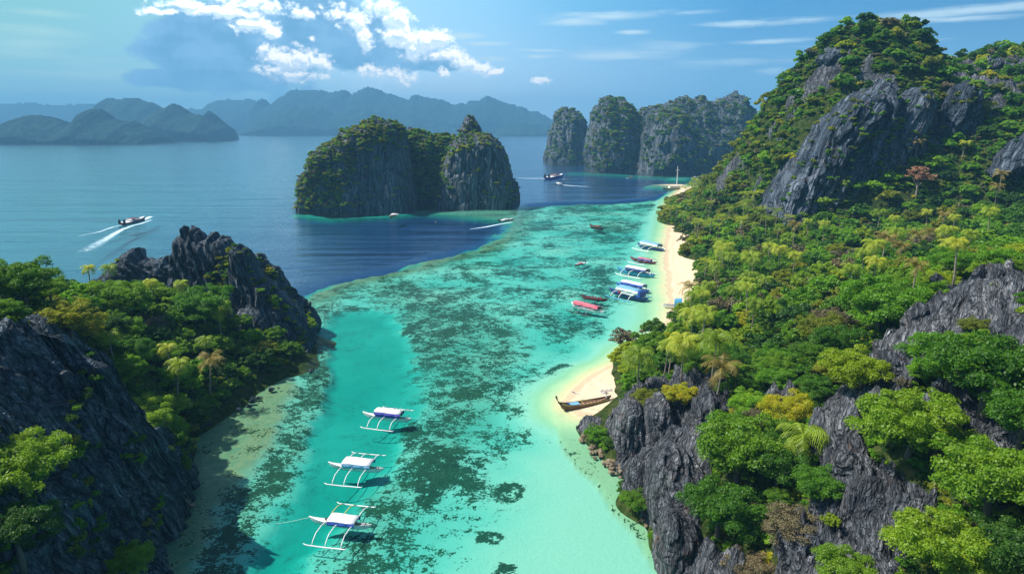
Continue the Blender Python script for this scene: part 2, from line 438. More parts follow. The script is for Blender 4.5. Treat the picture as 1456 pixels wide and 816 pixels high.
rock_mat('rock_island', (.07, .105, .13), (.18, .23, .265), (.38, .43, .46), (0, 0, 1), fine=.26, moss=.3, ochre=.3, stretchf=.05)
def ground_mat():
    m, t = new_mat('ground')
    p = t.new('ShaderNodeNewGeometry').outputs['Position']
    n = t.noise(p, .5, 5, .6)
    principled(t, t.ramp(n, [(.3, (.010, .022, .006)), (.5, (.03, .05, .010)), (.65, (.07, .075, .025)), (.8, (.13, .10, .05))]), .95, t.bump(n, .6, .5), .05)
ground_mat()
def far_mat():
    m, t = new_mat('far_forest')
    p = t.new('ShaderNodeNewGeometry').outputs['Position']
    n = t.noise(p, .012, 6, .65); n2 = t.noise(p, .05, 4, .6)
    f = t.math('ADD', t.math('MULTIPLY', n, .6), t.math('MULTIPLY', n2, .4))
    principled(t, t.ramp(f, [(.35, (.006, .022, .028)), (.5, (.015, .042, .04)), (.65, (.038, .08, .05))]), .95, t.bump(n2, .8, 20), .05)
far_mat()
# ================================================================== SEABED, BEACH AND WATER
def GP(pts): return np.array([G(a, b) for a, b in pts])[:, :2]
EDGE = [(400,455),(418,436),(440,420),(480,402),(560,385),(640,362),(690,348),(722,332),(735,314),(739,300),(750,291),(800,288),(870,287),(930,282),(955,276),(975,264)]
LAGOON = GP(EDGE + [(1040,262),(1250,300),(1300,500),(1300,1100),(100,1100),(150,760),(250,640),(330,540)])
CHANNEL = GP([(470,440),(520,432),(556,440),(575,470),(592,520),(590,580),(560,640),(520,690),(480,740),(440,790),(400,850),(330,1000),(180,1000),(300,850),(345,790),(385,740),(420,690),(442,640),(452,580),(462,530),(448,480)])
CORBAND = GP([(520,402),(580,395),(660,425),(720,450),(735,500),(720,560),(660,610),(610,670),(560,740),(500,800),(440,900),(400,900),(470,790),(520,720),(565,650),(600,590),(600,530),(585,470),(560,430)])
SANDR = GP([(700,1000),(690,800),(735,720),(770,640),(778,560),(820,520),(862,480),(890,430),(905,380),(918,330),(930,300),(1100,290),(1150,500),(1150,1000)])
SHELF = GP([(790,560),(786,590),(792,620),(815,650),(850,690),(885,735),(920,780),(960,835),(1060,980),(1200,950),(1000,600),(880,560)])
LREEF = GP([(240,650),(262,610),(330,560),(400,530),(432,545),(425,590),(405,640),(370,690),(330,745),(290,800),(250,860),(150,900),(180,820),(240,700)])
LCORAL = GP([(455,480),(470,505),(455,560),(440,610),(415,660),(380,710),(340,760),(300,820),(250,900),(225,900),(265,790),(300,740),(340,690),(375,640),(400,590),(425,540),(430,500)])
BEACHL = [(975,262),(958,276),(948,290),(950,305),(950,320),(945,350),(944,375),(946,400),(950,440),(938,470),(910,492),(880,512),(845,530),(815,548),(800,563),(802,578),(818,592)]
BEACH = np.vstack([GP(BEACHL), [(60, 165), (260, 165), (320, 900), (200, 980)]])
ISL = GP([(425,300),(470,306),(560,302),(600,296),(640,297),(700,295),(742,291)])
ISLG = GP([(600,294),(640,297),(700,295),(745,290),(740,310),(700,307),(650,302),(600,298)])
FARR = GP([(820,243),(845,244),(900,247),(960,250),(1000,249)])
FPATCH = GP([(945,252),(962,249),(985,251),(978,255),(955,255)])
def sea_fields(P):
    P = np.asarray(P, float)
    wx = P + np.stack([fbm(P[:, 0]/22, P[:, 1]/22, seed=3, oct=4), fbm(P[:, 0]/22, P[:, 1]/22, seed=9, oct=4)], -1)*5
    wy = P + np.stack([fbm(P[:, 0]/9, P[:, 1]/9, seed=5, oct=3), fbm(P[:, 0]/9, P[:, 1]/9, seed=6, oct=3)], -1)*2
    d = np.ones(len(P)); c = np.zeros(len(P)); a = np.zeros(len(P))
    eg = sdf_poly(wx, LAGOON)
    w = sst(eg + 5*fbm(P[:, 0]/7, P[:, 1]/7, seed=19, oct=3), -20, 9)
    dl = .40 + .06*fbm(P[:, 0]/30, P[:, 1]/30, seed=2)
    d = d + (dl-d)*w; c = .50*w
    c = c + .10*w*fbm(P[:, 0]/28, P[:, 1]/28, seed=21)
    # rim of the reef, brown-green
    de = dist_line(wx, GP(EDGE)); wr = np.exp(-(de/10.0)**2)*(P[:, 1] > 150)*(.65+.35*sst(P[:, 0], 40, -20))
    a = np.maximum(a, .95*wr); d = np.minimum(d, 1-(1-.36)*wr*1.0); c = c + (.50-c)*wr*.7
    # far part of the reef is finer and greener
    s = sst(sdf_poly(wx, CORBAND), -7, 9); c = c + (.55-c)*s; a = np.maximum(a, .35*s)
    s = sst(sdf_poly(wx, SANDR), -16, 12); d = d + (.27-d)*s; c = c*(1-s)
    s = sst(sdf_poly(wy, CHANNEL), -3.0, 4.5); d = d + (.60+.03*fbm(P[:, 0]/16, P[:, 1]/16, seed=8)-d)*s; c = c*(1-s) + .30*s
    s = sst(sdf_poly(wy, LREEF), -3.5, 3.0); d = d + (.26-d)*s; c = c*(1-s) + .25*s; a = a*(1-s) + .95*s; c = c + .12*s
    s = sst(sdf_poly(wy, LCORAL), -2.5, 3.0); c = c + (.57-c)*s; a = np.maximum(a*(1-s), .35*s); d = d + (.38-d)*s
    s = sst(sdf_poly(P + (wy-P)*.4, SHELF), -.3, .5); d = d + (.17-d)*s; c = c*(1-s)+.34*s; a = a*(1-s) + .30*s
    # narrow dark seam at the edge of the shelf
    q = np.abs(sdf_poly(P + (wy-P)*.4, SHELF)); sm = np.exp(-(q/.55)**2)*(P[:, 0] < 45)*(P[:, 1] < 172); c = c + .30*sm; a = np.maximum(a, .5*sm)
    # crescent of weed off the beach, ring patches
    for (px, py, rx, ry, ww) in ((822,545,46,18,.62),(702,752,15,12,.72),(728,812,26,16,.70),(725,690,26,16,.62),(800,520,26,10,.6),(620,660,30,40,.7),(500,470,26,16,.42),(330,690,10,10,.5)):
        g = G(px, py)[:2]; e = G(px+rx, py)[:2]; f = G(px, py-ry)[:2]
        r = np.sqrt(((wy[:, 0]-g[0])/abs(e[0]-g[0]))**2 + ((wy[:, 1]-g[1])/abs(f[1]-g[1]))**2)
        c = c + (ww-c)*sst(r, 1.15, .7)*(.6+.4*sst(r, .2, .7))
    for L, wd in ((ISL, 9.0), (FARR, 26.0)):
        q = dist_line(P + (wx-P)*.8, L); s = np.exp(-(q/wd)**2)*.85
        d = d + (.42-d)*s
    s = sst(sdf_poly(P, ISLG), -10, 4); d = d + (.40-d)*s; a = np.maximum(a, s*.5)
    s = sst(sdf_poly(P, FPATCH), -12, 8); d = d + (.42-d)*s
    b = sdf_poly(P + (wy-P)*.5, BEACH)
    near = sst(-b, 24, 0); d = d*(1-near) + np.minimum(d, .02 + np.clip(-b, 0, 99)*.011)*near
    a = a*(1-near*.9)
    c = c*(1-sst(-b, 16, 3))
    d = np.where(b > 0, 0, d)
    z = np.where(b > 0, np.minimum(b*.075, 1.6), 0) - 9*d**1.6 - .12*(b <= 0)
    z = np.where(b > 0, z-.12*sst(b, 1.5, 0), z)
    return np.clip(d, 0, 1), np.clip(c, 0, 1), np.clip(a, 0, 1), z

def stretch(vals):
    return np.array(sorted(set(np.round(vals, 3))))
xs = stretch(np.concatenate([np.arange(-105, 75, .9), np.arange(75, 240, 3), np.arange(240, 700, 12), np.arange(-240, -105, 2.5), np.arange(-700, -240, 12), -np.geomspace(700, 15000, 26), np.geomspace(700, 15000, 26)]))
ys = stretch(np.concatenate([np.arange(60, 330, .9), np.arange(330, 760, 2.2), np.arange(760, 1500, 12), np.geomspace(1500, 15000, 26), -np.geomspace(60, 9000, 14), [0, 40]]))
X, Y = np.meshgrid(xs, ys); P = np.stack([X.ravel(), Y.ravel()], -1)
sd, sc_, sa, sz = sea_fields(P)
dry = (sz > -.10).reshape(X.shape)
cell = dry[:-1, :-1] | dry[1:, :-1] | dry[:-1, 1:] | dry[1:, 1:]
def sea_mat():
    m, t = new_mat('seabed')
    p = t.new('ShaderNodeNewGeometry').outputs['Position']
    d, c, a = t.attr('depth'), t.attr('coral'), t.attr('algae')
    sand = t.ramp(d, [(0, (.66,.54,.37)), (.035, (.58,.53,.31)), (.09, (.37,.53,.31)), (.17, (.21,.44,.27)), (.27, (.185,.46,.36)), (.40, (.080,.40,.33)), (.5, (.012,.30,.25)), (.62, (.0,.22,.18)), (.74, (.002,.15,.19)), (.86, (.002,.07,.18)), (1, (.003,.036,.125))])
    sand = t.mix(t.math('MULTIPLY', t.sstep(d, .8, 1), t.sstep(t.sep(p)[0], -60, -420, 0, 1)), sand, (.025, .17, .24))  # deep bed lightened to teal leftwards: sheen of the open water painted in
    wp = t.vmath('ADD', p, t.vmath('MULTIPLY', t.vmath('SUBTRACT', t.noise(p, .3, 3, .5, col=True), (.5, .5, .5)), (3, 3, 0)))
    n1 = t.noise(wp, .13, 5, .68)
    n2 = t.noise(wp, .42, 5, .72)
    n3 = t.noise(p, 1.6, 5, .7)
    n4 = t.noise(p, .045, 3, .6)
    sand = t.mix(t.math('MULTIPLY', t.sstep(n3, .35, .75), t.sstep(d, .75, .15, 0, .35)), sand, t.mix(1.0, sand, (1.6, 1.25, 1.25), 'MULTIPLY'))  # fine bright speckle: caustics painted into the colour of the shallow sand
    f = t.math('ADD', t.math('MULTIPLY', n1, .50), t.math('ADD', t.math('MULTIPLY', n2, .55), t.math('ADD', t.math('MULTIPLY', n3, .54), t.math('MULTIPLY', n4, .20))))
    thr = t.math('SUBTRACT', 1.185, t.math('MULTIPLY', c, .58))
    blur = t.sstep(d, .40, .6, .028, .14)
    mask = t.math('DIVIDE', t.math('SUBTRACT', f, thr), blur); mask = t.math('ADD', mask, .5, clamp=True)
    alg = t.mix(t.sstep(t.math('ADD', n2, t.math('MULTIPLY', n1, .5)), .55, .95), (.05, .13, .06), (.19, .22, .09))
    alg = t.mix(t.sstep(d, .3, .8), alg, (.03, .26, .20))
    base = t.mix(t.math('MULTIPLY', a, .85), sand, alg)
    cor = t.ramp(t.math('ADD', n3, t.math('MULTIPLY', t.math('SUBTRACT', n1, .5), .5)), [(.3, (.001, .012, .009)), (.5, (.003, .042, .026)), (.7, (.012, .080, .036))])
    cor = t.mix(t.sstep(d, .4, .62, 0, .55), cor, (0, .22, .19))
    cor = t.mix(t.math('MULTIPLY', a, .45), cor, (.018, .045, .014))
    msk = t.math('MULTIPLY', mask, t.sstep(d, .9, .6, 0, .97))
    col = t.mix(msk, base, cor)
    # dry sand keeps faint tide lines and footprints
    dry_ = t.sstep(d, .02, 0.0)
    col = t.mix(t.math('MULTIPLY', dry_, t.sstep(t.noise(t.mapping(p, scale=(1, .15, 1)), .35, 5, .6), .45, .75, 0, .5)), col, (.86, .68, .46))
    zz = t.math('ADD', t.sep(p)[2], t.math('MULTIPLY', t.math('SUBTRACT', t.noise(p, .25, 4, .6), .5), .25))
    wet = t.math('MULTIPLY', t.sstep(zz, .30, .16), t.sstep(zz, -.12, .0))
    col = t.mix(t.math('MULTIPLY', wet, .55), col, (.42, .32, .20))
    wrack = t.math('MULTIPLY', t.math('MULTIPLY', t.sstep(zz, .34, .40), t.sstep(zz, .52, .44)), t.sstep(t.noise(p, 1.5, 4, .7), .50, .62))
    col = t.mix(t.math('MULTIPLY', wrack, .6), col, (.16, .11, .06))
    principled(t, col, .9, t.bump(t.noise(p, 1.2, 4, .6), .4, .3), .05)
sea_mat()
def water_mat():
    m, t = new_mat('water')
    p = t.new('ShaderNodeNewGeometry').outputs['Position']
    far = t.sstep(t.sep(p)[1], 250, 1200)
    # wind ripples, longer swell further out
    r1 = t.noise(t.mapping(p, rot=(0, 0, rad(-25)), scale=(.55, 1.5, 1)), .55, 4, .6, .6)
    r2 = t.noise(t.mapping(p, rot=(0, 0, rad(18)), scale=(.35, 1.6, 1)), .12, 5, .62, .8)
    r3 = t.noise(t.mapping(p, rot=(0, 0, rad(5)), scale=(.3, 2, 1)), .012, 4, .6, .5)
    open_ = t.attr('open')
    h = t.math('MULTIPLY', t.math('ADD', t.math('MULTIPLY', r1, .35), t.math('MULTIPLY', r2, 1.3)), t.math('ADD', .10, t.math('MULTIPLY', open_, .6)))
    nb = t.bump(h, .55, .8)
    nb2 = t.bump(t.math('MULTIPLY', r3, open_), .35, 12, nb)
    fr = t.new('ShaderNodeFresnel'); fr.inputs[0].default_value = 1.33; t.put(fr.inputs['Normal'], nb2)
    gl = t.new('ShaderNodeBsdfGlossy'); t.put(gl.inputs[0], (.95, .97, 1.0, 1)); gl.inputs['Roughness'].default_value = .12; t.put(gl.inputs['Normal'], nb2)
    tr = t.new('ShaderNodeBsdfTransparent'); tr.inputs[0].default_value = (.93, 1.0, .98, 1)
    mx = t.new('ShaderNodeMixShader')
    f = t.math('MULTIPLY', fr.outputs[0], t.math('ADD', .22, t.math('MULTIPLY', open_, .78)), clamp=True)
    t.put(mx.inputs[0], f); t.l.new(tr.outputs[0], mx.inputs[1]); t.l.new(gl.outputs[0], mx.inputs[2])
    t.l.new(mx.outputs[0], t.out.inputs[0])
water_mat()
attrs = dict(depth=sd, coral=sc_, algae=sa)
V3 = np.stack([X.ravel(), Y.ravel(), sz], -1)
def sub_mesh(name, V, F, mats, attrs, smooth=True):
    u, inv = np.unique(F.ravel(), return_inverse=True)
    return mesh_np(name, V[u], inv.reshape(F.shape), mats, {k: v[u] for k, v in attrs.items()}, smooth)
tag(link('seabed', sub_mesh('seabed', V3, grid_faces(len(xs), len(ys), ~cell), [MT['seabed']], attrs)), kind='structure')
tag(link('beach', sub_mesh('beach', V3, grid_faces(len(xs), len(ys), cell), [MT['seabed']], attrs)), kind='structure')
wx_ = stretch(np.concatenate([np.arange(-400, 400, 10), -np.geomspace(400, 15000, 12), np.geomspace(400, 15000, 12)]))
wy_ = stretch(np.concatenate([np.arange(0, 1000, 10), np.geomspace(1000, 15000, 12), -np.geomspace(60, 9000, 6)]))
WX, WY = np.meshgrid(wx_, wy_)
wopen = sst(sdf_poly(np.stack([WX.ravel(), WY.ravel()], -1), LAGOON), 6, -14)
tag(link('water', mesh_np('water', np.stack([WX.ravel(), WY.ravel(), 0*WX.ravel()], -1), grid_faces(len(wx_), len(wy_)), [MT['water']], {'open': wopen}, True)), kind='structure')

# ================================================================== TERRAIN (height fields)
def rbf_fit(C):
    C = np.array(C, float); P = C[:, :2]; z = C[:, 2]; n = len(P)
    D = np.sqrt(((P[:, None]-P[None])**2).sum(-1))
    A = np.zeros((n+3, n+3)); A[:n, :n] = D + np.eye(n)*-.6
    A[:n, n] = 1; A[:n, n+1:] = P/100; A[n, :n] = 1; A[n+1:, :n] = P.T/100
    w = np.linalg.solve(A, np.concatenate([z, [0, 0, 0]]))
    def f(Q):
        out = np.zeros(len(Q))
        for s in range(0, len(Q), 20000):
            q = Q[s:s+20000]; D = np.sqrt(((q[:, None]-P[None])**2).sum(-1))
            out[s:s+20000] = D @ w[:n] + w[n] + (q/100) @ w[n+1:]
        return out
    return f
def ctrl(gpts=(), apts=(), wpts=(), drop=0.0):
    C = []
    for a, b in gpts: g = G(a, b); C.append((g[0], g[1], 0.3))
    for a, b, Yv in apts: p = AT(a, b, Yv); C.append((p[0], p[1], p[2]-drop))
    for p in wpts: C.append(p)
    return C
class Terrain:
    def __init__(s, xs, ys, f, rockpolys, rockdir, rockamp=1.0, rocknoise=None):
        s.xs, s.ys = xs, ys; X, Y = np.meshgrid(xs, ys); s.X, s.Y = X, Y
        Q = np.stack([X.ravel(), Y.ravel()], -1)
        z = f(Q)
        px, py, w = PROJ(Q[:, 0], Q[:, 1], z)
        PP = np.stack([px, py], -1)
        rock = np.zeros(len(Q))
        nn = fbm(Q[:, 0]/6, Q[:, 1]/6, seed=41)*9
        for poly in rockpolys: rock = np.maximum(rock, sst(sdf_poly(PP, poly)+nn, -3, 5))
        if rocknoise is not None: rock = np.maximum(rock, rocknoise(Q, z))
        land = sst(z, -.2, 1.6)
        z = z + land*(1.2*fbm(Q[:, 0]/14, Q[:, 1]/14, seed=31))*(1-rock*.3)
        c, s_ = math.cos(rockdir), math.sin(rockdir)
        al = Q[:, 0]*c + Q[:, 1]*s_; ac = -Q[:, 0]*s_ + Q[:, 1]*c
        ac = ac + 2.0*fbm(Q[:, 0]/9, Q[:, 1]/9, seed=51, oct=2)
        rz = 3.4*saw(ac/7.5, al/22, seed=61) + 2.3*saw(ac/2.9, al/14, seed=62) + .8*saw(ac/1.05, al/7, seed=63) - 1.2
        blk = fbm(Q[:, 0]/9, Q[:, 1]/9, seed=64, oct=2)*2.0 + .8*np.round(fbm(Q[:, 0]/5, Q[:, 1]/5, seed=65, oct=2)*2.2)
        s.z0 = z.reshape(X.shape)
        z = z + rock*land*(rz+blk+.8)*rockamp
        s.Z = z.reshape(X.shape); s.rock = rock.reshape(X.shape)
    def samp(s, A, x, y):
        x = np.asarray(x, float); y = np.asarray(y, float)
        i = np.clip(np.searchsorted(s.xs, x)-1, 0, len(s.xs)-2); j = np.clip(np.searchsorted(s.ys, y)-1, 0, len(s.ys)-2)
        u = np.clip((x-s.xs[i])/(s.xs[i+1]-s.xs[i]), 0, 1); v = np.clip((y-s.ys[j])/(s.ys[j+1]-s.ys[j]), 0, 1)
        return (A[j, i]*(1-u)*(1-v) + A[j, i+1]*u*(1-v) + A[j+1, i]*(1-u)*v + A[j+1, i+1]*u*v)
    def h(s, x, y): return s.samp(s.Z, x, y)
    def inside(s, x, y): return (x > s.xs[0]) & (x < s.xs[-1]) & (y > s.ys[0]) & (y < s.ys[-1])
    def hit(s, px, py, y0=None, lift=0.0):
        dx, dy, dz = ray(px, py)
        t = np.linspace(s.ys[0] if y0 is None else y0, s.ys[-1], 4000)/dy
        x, y, z = dx*t, dy*t, CAM_H + dz*t
        ok = s.inside(x, y) & (z < s.h(x, y)+lift)
        if not ok.any(): return None
        k = int(np.argmax(ok)); return np.array([x[k], y[k], float(s.h(x[k], y[k]))])
    def build(s, name, mats, zmin=-4, gmat=0):
        X, Y, Z = s.X, s.Y, s.Z
        gy = np.gradient(Z, s.ys, axis=0); gx = np.gradient(Z, s.xs, axis=1)
        n = np.stack([-gx, -gy, np.ones_like(Z)], -1); n /= np.linalg.norm(n, axis=-1, keepdims=True)
        V = np.stack([X, Y, Z], -1)
        d = (ridged(X/1.6+Z/5, Y/1.6, Z/3, seed=71, oct=2)*.3 + fbm(X/4, Y/4, Z/4, seed=72, oct=3)*.45)*s.rock
        V = V + n*d[..., None]
        cellmax = np.maximum.reduce([Z[:-1, :-1], Z[1:, :-1], Z[:-1, 1:], Z[1:, 1:]])
        keep = cellmax > zmin
        F = grid_faces(len(s.xs), len(s.ys), keep)
        rk = s.rock.ravel()[F].mean(1)
        u, inv = np.unique(F.ravel(), return_inverse=True)
        me = mesh_np(name, V.reshape(-1, 3)[u], inv.reshape(F.shape), mats, {'veg': (1-s.rock.ravel())[u]}, False, (rk > .35).astype(int))
        return tag(link(name, me), kind='structure')

R_G = [(965,812),(930,748),(900,690),(850,637),(822,606),(850,588)]
R_A = [(930,570,165),(1000,600,150),(900,650,137),(960,700,121),(1000,790,105),(1100,600,135),(1100,700,115),(1100,800,98),(1200,600,120),(1200,700,105),(1200,800,90),
 (1300,600,108),(1300,700,95),(1300,800,82),(1456,600,100),(1456,700,86),(1456,800,75),(1200,520,150),(1300,480,150),(1400,410,148),(1456,430,135),(1456,500,115),(1100,520,180),(1000,520,195),
 (930,500,208),(1000,450,250),(1100,450,230),(1250,420,200),(1350,400,185),(1400,370,262),(1100,400,290),(1020,400,300),(1200,380,300),(1300,360,320),(1456,340,300),(1200,340,360),(1300,320,380),
 (1456,280,380),(1050,340,400),(1000,340,430),(1000,300,520),(1070,300,480),(980,280,600),(1030,240,560),(1060,198,540),(1090,146,520),(1140,88,500),(1190,48,490),(1240,33,480),(1300,40,470),
 (1326,56,466),(1340,88,462),(1362,118,450),(1358,116,480),(1400,82,505),(1456,66,515),(1080,300,450),(1130,322,412),(1240,330,395),(1330,310,390),(1090,230,462),(1150,160,450),(1250,120,444),(1310,118,440),(1340,200,420),
 (1420,200,400),(1400,120,440),(1456,120,440),(880,530,208),(900,498,222),(1500,300,330),(1520,500,115),(1520,700,82),(965,290,690),(960,285,720)]
def veg(px, py, z=1.2): g = G(px, py, z); return (g[0], g[1], z)
R_W = [veg(872,540),veg(880,505),veg(905,485),veg(962,452),veg(985,438),veg(995,405),veg(990,370),veg(985,345),veg(968,322),veg(962,300)]
for a, b in ((905,560),(925,500),(1000,460),(1015,420),(1015,370),(1000,330)):
    g = G(a, b, 4); R_W.append((g[0], g[1], 4.0))
# under the beach and the sea the land sheet dives
for a, b in ((950,850),(905,760),(870,700),(820,650),(790,610),(815,575),(835,550),(850,520),(880,490),(930,455),(940,420),(945,370),(935,330),(935,300),(945,284)):
    g = G(a, b); R_W.append((g[0], g[1], -5.0))
R_W += [(30,60,0),(34,40,-2),(60,60,10),(100,50,24),(160,60,34),(230,100,44),(260,200,60),(300,300,62),(360,400,90),(420,500,110),(300,640,60),(230,700,30),(200,780,-6),(170,760,-6),(300,760,10),(420,760,30),(420,640,80),(320,820,-6),(420,840,-6)]
fR = rbf_fit(ctrl(R_G, R_A, R_W))
RP1 = [(868,640),(868,604),(884,580),(920,545),(960,548),(1020,552),(1040,580),(1030,610),(1015,650),(1000,700),(985,740),(1005,780),(1060,816),(1060,900),(900,900),(930,760),(890,690)]
RP2 = [(1440,385),(1400,400),(1340,420),(1290,440),(1255,480),(1235,520),(1190,560),(1150,600),(1150,640),(1175,680),(1150,740),(1110,770),(1080,900),(1250,900),(1270,790),(1330,760),(1330,700),(1230,660),(1225,590),(1330,540),(1330,500),(1400,500),(1470,510),(1470,430)]
RP3 = [(1330,560),(1456,600),(1500,700),(1400,650),(1330,640),(1290,600)]
RP4 = [(1085,560),(1130,570),(1130,610),(1080,610)]
def peak_rock(Q, z):
    n = fbm(Q[:, 0]/26, Q[:, 1]/26, z/40, seed=81, oct=4)
    return sst(n, .28, .55)*sst(Q[:, 1], 400, 440)*sst(z, 25, 45)
txs = stretch(np.concatenate([np.arange(14, 90, .5), np.arange(90, 150, 1.0), np.arange(150, 440, 2)]))
tys = stretch(np.concatenate([np.arange(50, 190, .5), np.arange(190, 330, 1.3), np.arange(330, 560, 2), np.arange(560, 850, 5)]))
TR = Terrain(txs, tys, fR, [RP1, RP2, RP3, RP4], rad(72), 1.0, peak_rock)
TR.build('hillside', [MT['ground'], MT['rock_grey']])

L_G = [(190,816),(213,770),(248,705),(243,665),(262,620),(318,582),(352,556),(398,524),(438,514),(452,480)]
L_A = [(0,470,125),(60,480,128),(0,402,155),(60,432,155),(100,470,150),(130,520,143),(190,590,143),(150,450,190),(250,430,220),(200,420,235),(110,425,245),(300,470,215),(250,520,185),(300,530,190),
 (250,590,160),(350,500,215),(200,520,165),(60,420,200)]
L_W = [(-75,70,2),(-72,60,2)]
for a, b in ((225,816),(250,770),(275,705),(280,660),(292,630),(335,605),(370,580),(410,550),(455,530),(475,490),(470,460),(460,440)):
    g = G(a, b); L_W.append((g[0], g[1], -5.0))
for a, b in ((462,484),(466,500),(455,520),(478,475),(462,470),(470,510)):
    g = G(a, b); L_W.append((g[0], g[1], -4.0))
L_W += [(-86,60,38),(-88,90,38),(-90,110,38),(-120,60,50),(-120,100,48),(-160,120,50),(-160,160,44),(-240,160,30),(-200,300,-5),(-150,305,-5),(-110,310,-5),(-70,300,-5),(-240,260,-5),(-300,200,-5),(-280,120,20),(-150,262,12),(-120,255,16),(-190,262,8),(-66,275,-4)]
fL = rbf_fit([(x, y, z if z < 6 else z-2.5) for x, y, z in ctrl(L_G, L_A, L_W)])
lxs = stretch(np.arange(-300, -50, 1.0)); lys = stretch(np.arange(45, 325, 1.0))
TL = Terrain(lxs, lys, fL, [[(0,478),(60,470),(110,480),(190,590),(250,690),(200,830),(0,900),(-60,700),(-60,478)]], rad(80), .8)
TL.build('headland', [MT['ground'], MT['rock_wall']])
# ================================================================== KARST BLOCKS AND CLIFFS
KVEG = []      # (name of its cover, points, normals) for planting
def karst(outline, Y0, T, R, res, disp=(3.0, 1.2), wl=(18, 5), tilt=0.0, slope=.0, rag=1.0, seed=0, pw=.5, lean=0.0, blade=0.0):
    """a block of limestone: outline as it stands at distance Y0, its own thickness T either side, rounded over R metres"""
    W = np.array([AT(a, b, Y0) for a, b in outline]); P2 = W[:, [0, 2]]
    x0, z0 = P2.min(0)-res*2; x1, z1 = P2.max(0)+res*2; z0 = max(z0, -8)
    xs = np.arange(x0, x1, res); zs = np.arange(z0, z1, res)
    X, Z = np.meshgrid(xs, zs); Q = np.stack([X.ravel(), Z.ravel()], -1)
    sd = sdf_poly(Q, P2) + rag*fbm(Q[:, 0]/(wl[1]*1.2), Q[:, 1]/(wl[1]*2.2), seed=seed+5, oct=4) - rag*1.1*(1-groove((Q[:, 0]*math.cos(tilt)+Q[:, 1]*math.sin(tilt))/wl[1]/1.3, Q[:, 1]/wl[1]/9, seed=seed+6, oct=2))
    # the outline's foot is not rounded off: distances to it do not count
    sdn = sd.copy()
    f = np.clip(sdn/R, 0, 1); prof = (1-(1-f)**2)**pw
    H = z1-z0
    th = T*prof*(1+slope*(z1-Z.ravel())/H)
    ct, st = math.cos(tilt), math.sin(tilt)
    def disp_of(side):
        Xr = X.ravel()*ct + Z.ravel()*st; Zr = -X.ravel()*st + Z.ravel()*ct
        yy = th*side
        wob = fbm(X.ravel()/wl[0], Z.ravel()/wl[0], seed=seed+1, oct=2)*wl[1]*.6
        a = 1.3*groove((Xr+wob)/wl[0], Zr/(wl[0]*3.2), yy/wl[0], seed=seed+11+side, oct=2)*disp[0]
        b = 1.6*groove((Xr+wob)/wl[1], Zr/(wl[1]*4.5), yy/wl[1], seed=seed+21+side, oct=2)*disp[1]
        if blade: b = b*(1-blade) + blade*2.6*disp[1]*saw((Xr+wob)/wl[1]/1.6, Zr/(wl[0]*2.5), seed=seed+41); a = a*(1-.5*blade) + blade*disp[0]*.9*saw((Xr+wob*.5)/wl[0], Zr/(wl[0]*4), seed=seed+43)
        c = fbm(X.ravel()/wl[0]/1.5, Z.ravel()/wl[0]/1.2, seed=seed+31+side, oct=3)*disp[0]*.4
        return (a+b+c)*np.clip(f*3, 0, 1)
    inside = (sd > 0).reshape(X.shape)
    keep = inside[:-1, :-1] | inside[1:, :-1] | inside[:-1, 1:] | inside[1:, 1:]
    Vs, Fs, base = [], [], 0
    edge = (sd <= 0)
    for side in (-1, 1):
        dd = disp_of(side); y = Y0 + side*np.where(edge, 0, th + dd) + lean*(Z.ravel()-z0)
        V = np.stack([X.ravel(), y, Z.ravel()], -1); F = grid_faces(len(xs), len(zs), keep)
        if side == 1: F = F[:, ::-1]
        Vs.append(V); Fs.append(F+base); base += len(V)
        if side == -1:
            Yg = y.reshape(X.shape); gz = np.gradient(Yg, zs, axis=0); gx = np.gradient(Yg, xs, axis=1)
            n = np.stack([gx, -np.ones_like(gx), gz], -1); n /= np.linalg.norm(n, axis=-1, keepdims=True)
            ok = inside & (Z > 1)
            front = (V.reshape(X.shape+(3,))[ok], n[ok], sd.reshape(X.shape)[ok])
    V = np.vstack(Vs); F = np.vstack(Fs); u, inv = np.unique(F.ravel(), return_inverse=True)
    return V[u], inv.reshape(F.shape), front
def karst_object(name, parts, mat, kind='structure', vegf=None):
    Vs, Fs, fr, b = [], [], [], 0
    for kw in parts:
        V, F, front = karst(**kw); Vs.append(V); Fs.append(F+b); b += len(V); fr.append(front)
    V = np.vstack(Vs); F = np.vstack(Fs)
    va = np.zeros(len(V)) if vegf is None else vegf(V)
    o = tag(link(name, mesh_np(name, V, F, [mat], {'veg': va}, True)), kind=kind)
    return o, fr

isl = []
o, fr1 = karst_object('karst_island', [
  dict(outline=[(429,320),(429,262),(431,250),(440,247),(446,216),(462,206),(478,196),(488,184),(500,182),(512,177),(524,170),(538,168),(552,172),(566,172),(574,182),(580,200),(585,235),(591,275),(596,320)], Y0=718, T=34, R=15, res=1.0, disp=(3.5,2.0), wl=(20,5), rag=1.6, seed=100, slope=.25),
  dict(outline=[(562,320),(572,186),(585,183),(600,186),(612,189),(625,193),(640,192),(655,205),(665,320)], Y0=768, T=10, R=30, res=1.2, disp=(3,2), wl=(16,6), rag=2.5, seed=110, slope=.3),
  dict(outline=[(614,320),(619,290),(626,258),(634,226),(640,205),(652,193),(668,189),(690,187),(704,192),(714,203),(721,222),(727,244),(735,262),(739,285),(739,320)], Y0=738, T=36, R=18, res=1.0, disp=(3,2.0), wl=(22,5), rag=1.6, seed=120, slope=.2),
  dict(outline=[(646,215),(651,193),(656,179),(662,168),(667,163),(672,165),(679,175),(686,190),(692,215)], Y0=762, T=12, R=9, res=1.0, disp=(1,.7), wl=(12,5), rag=.8, seed=130),
], MT['rock_island'])
isl.append(('island', fr1))
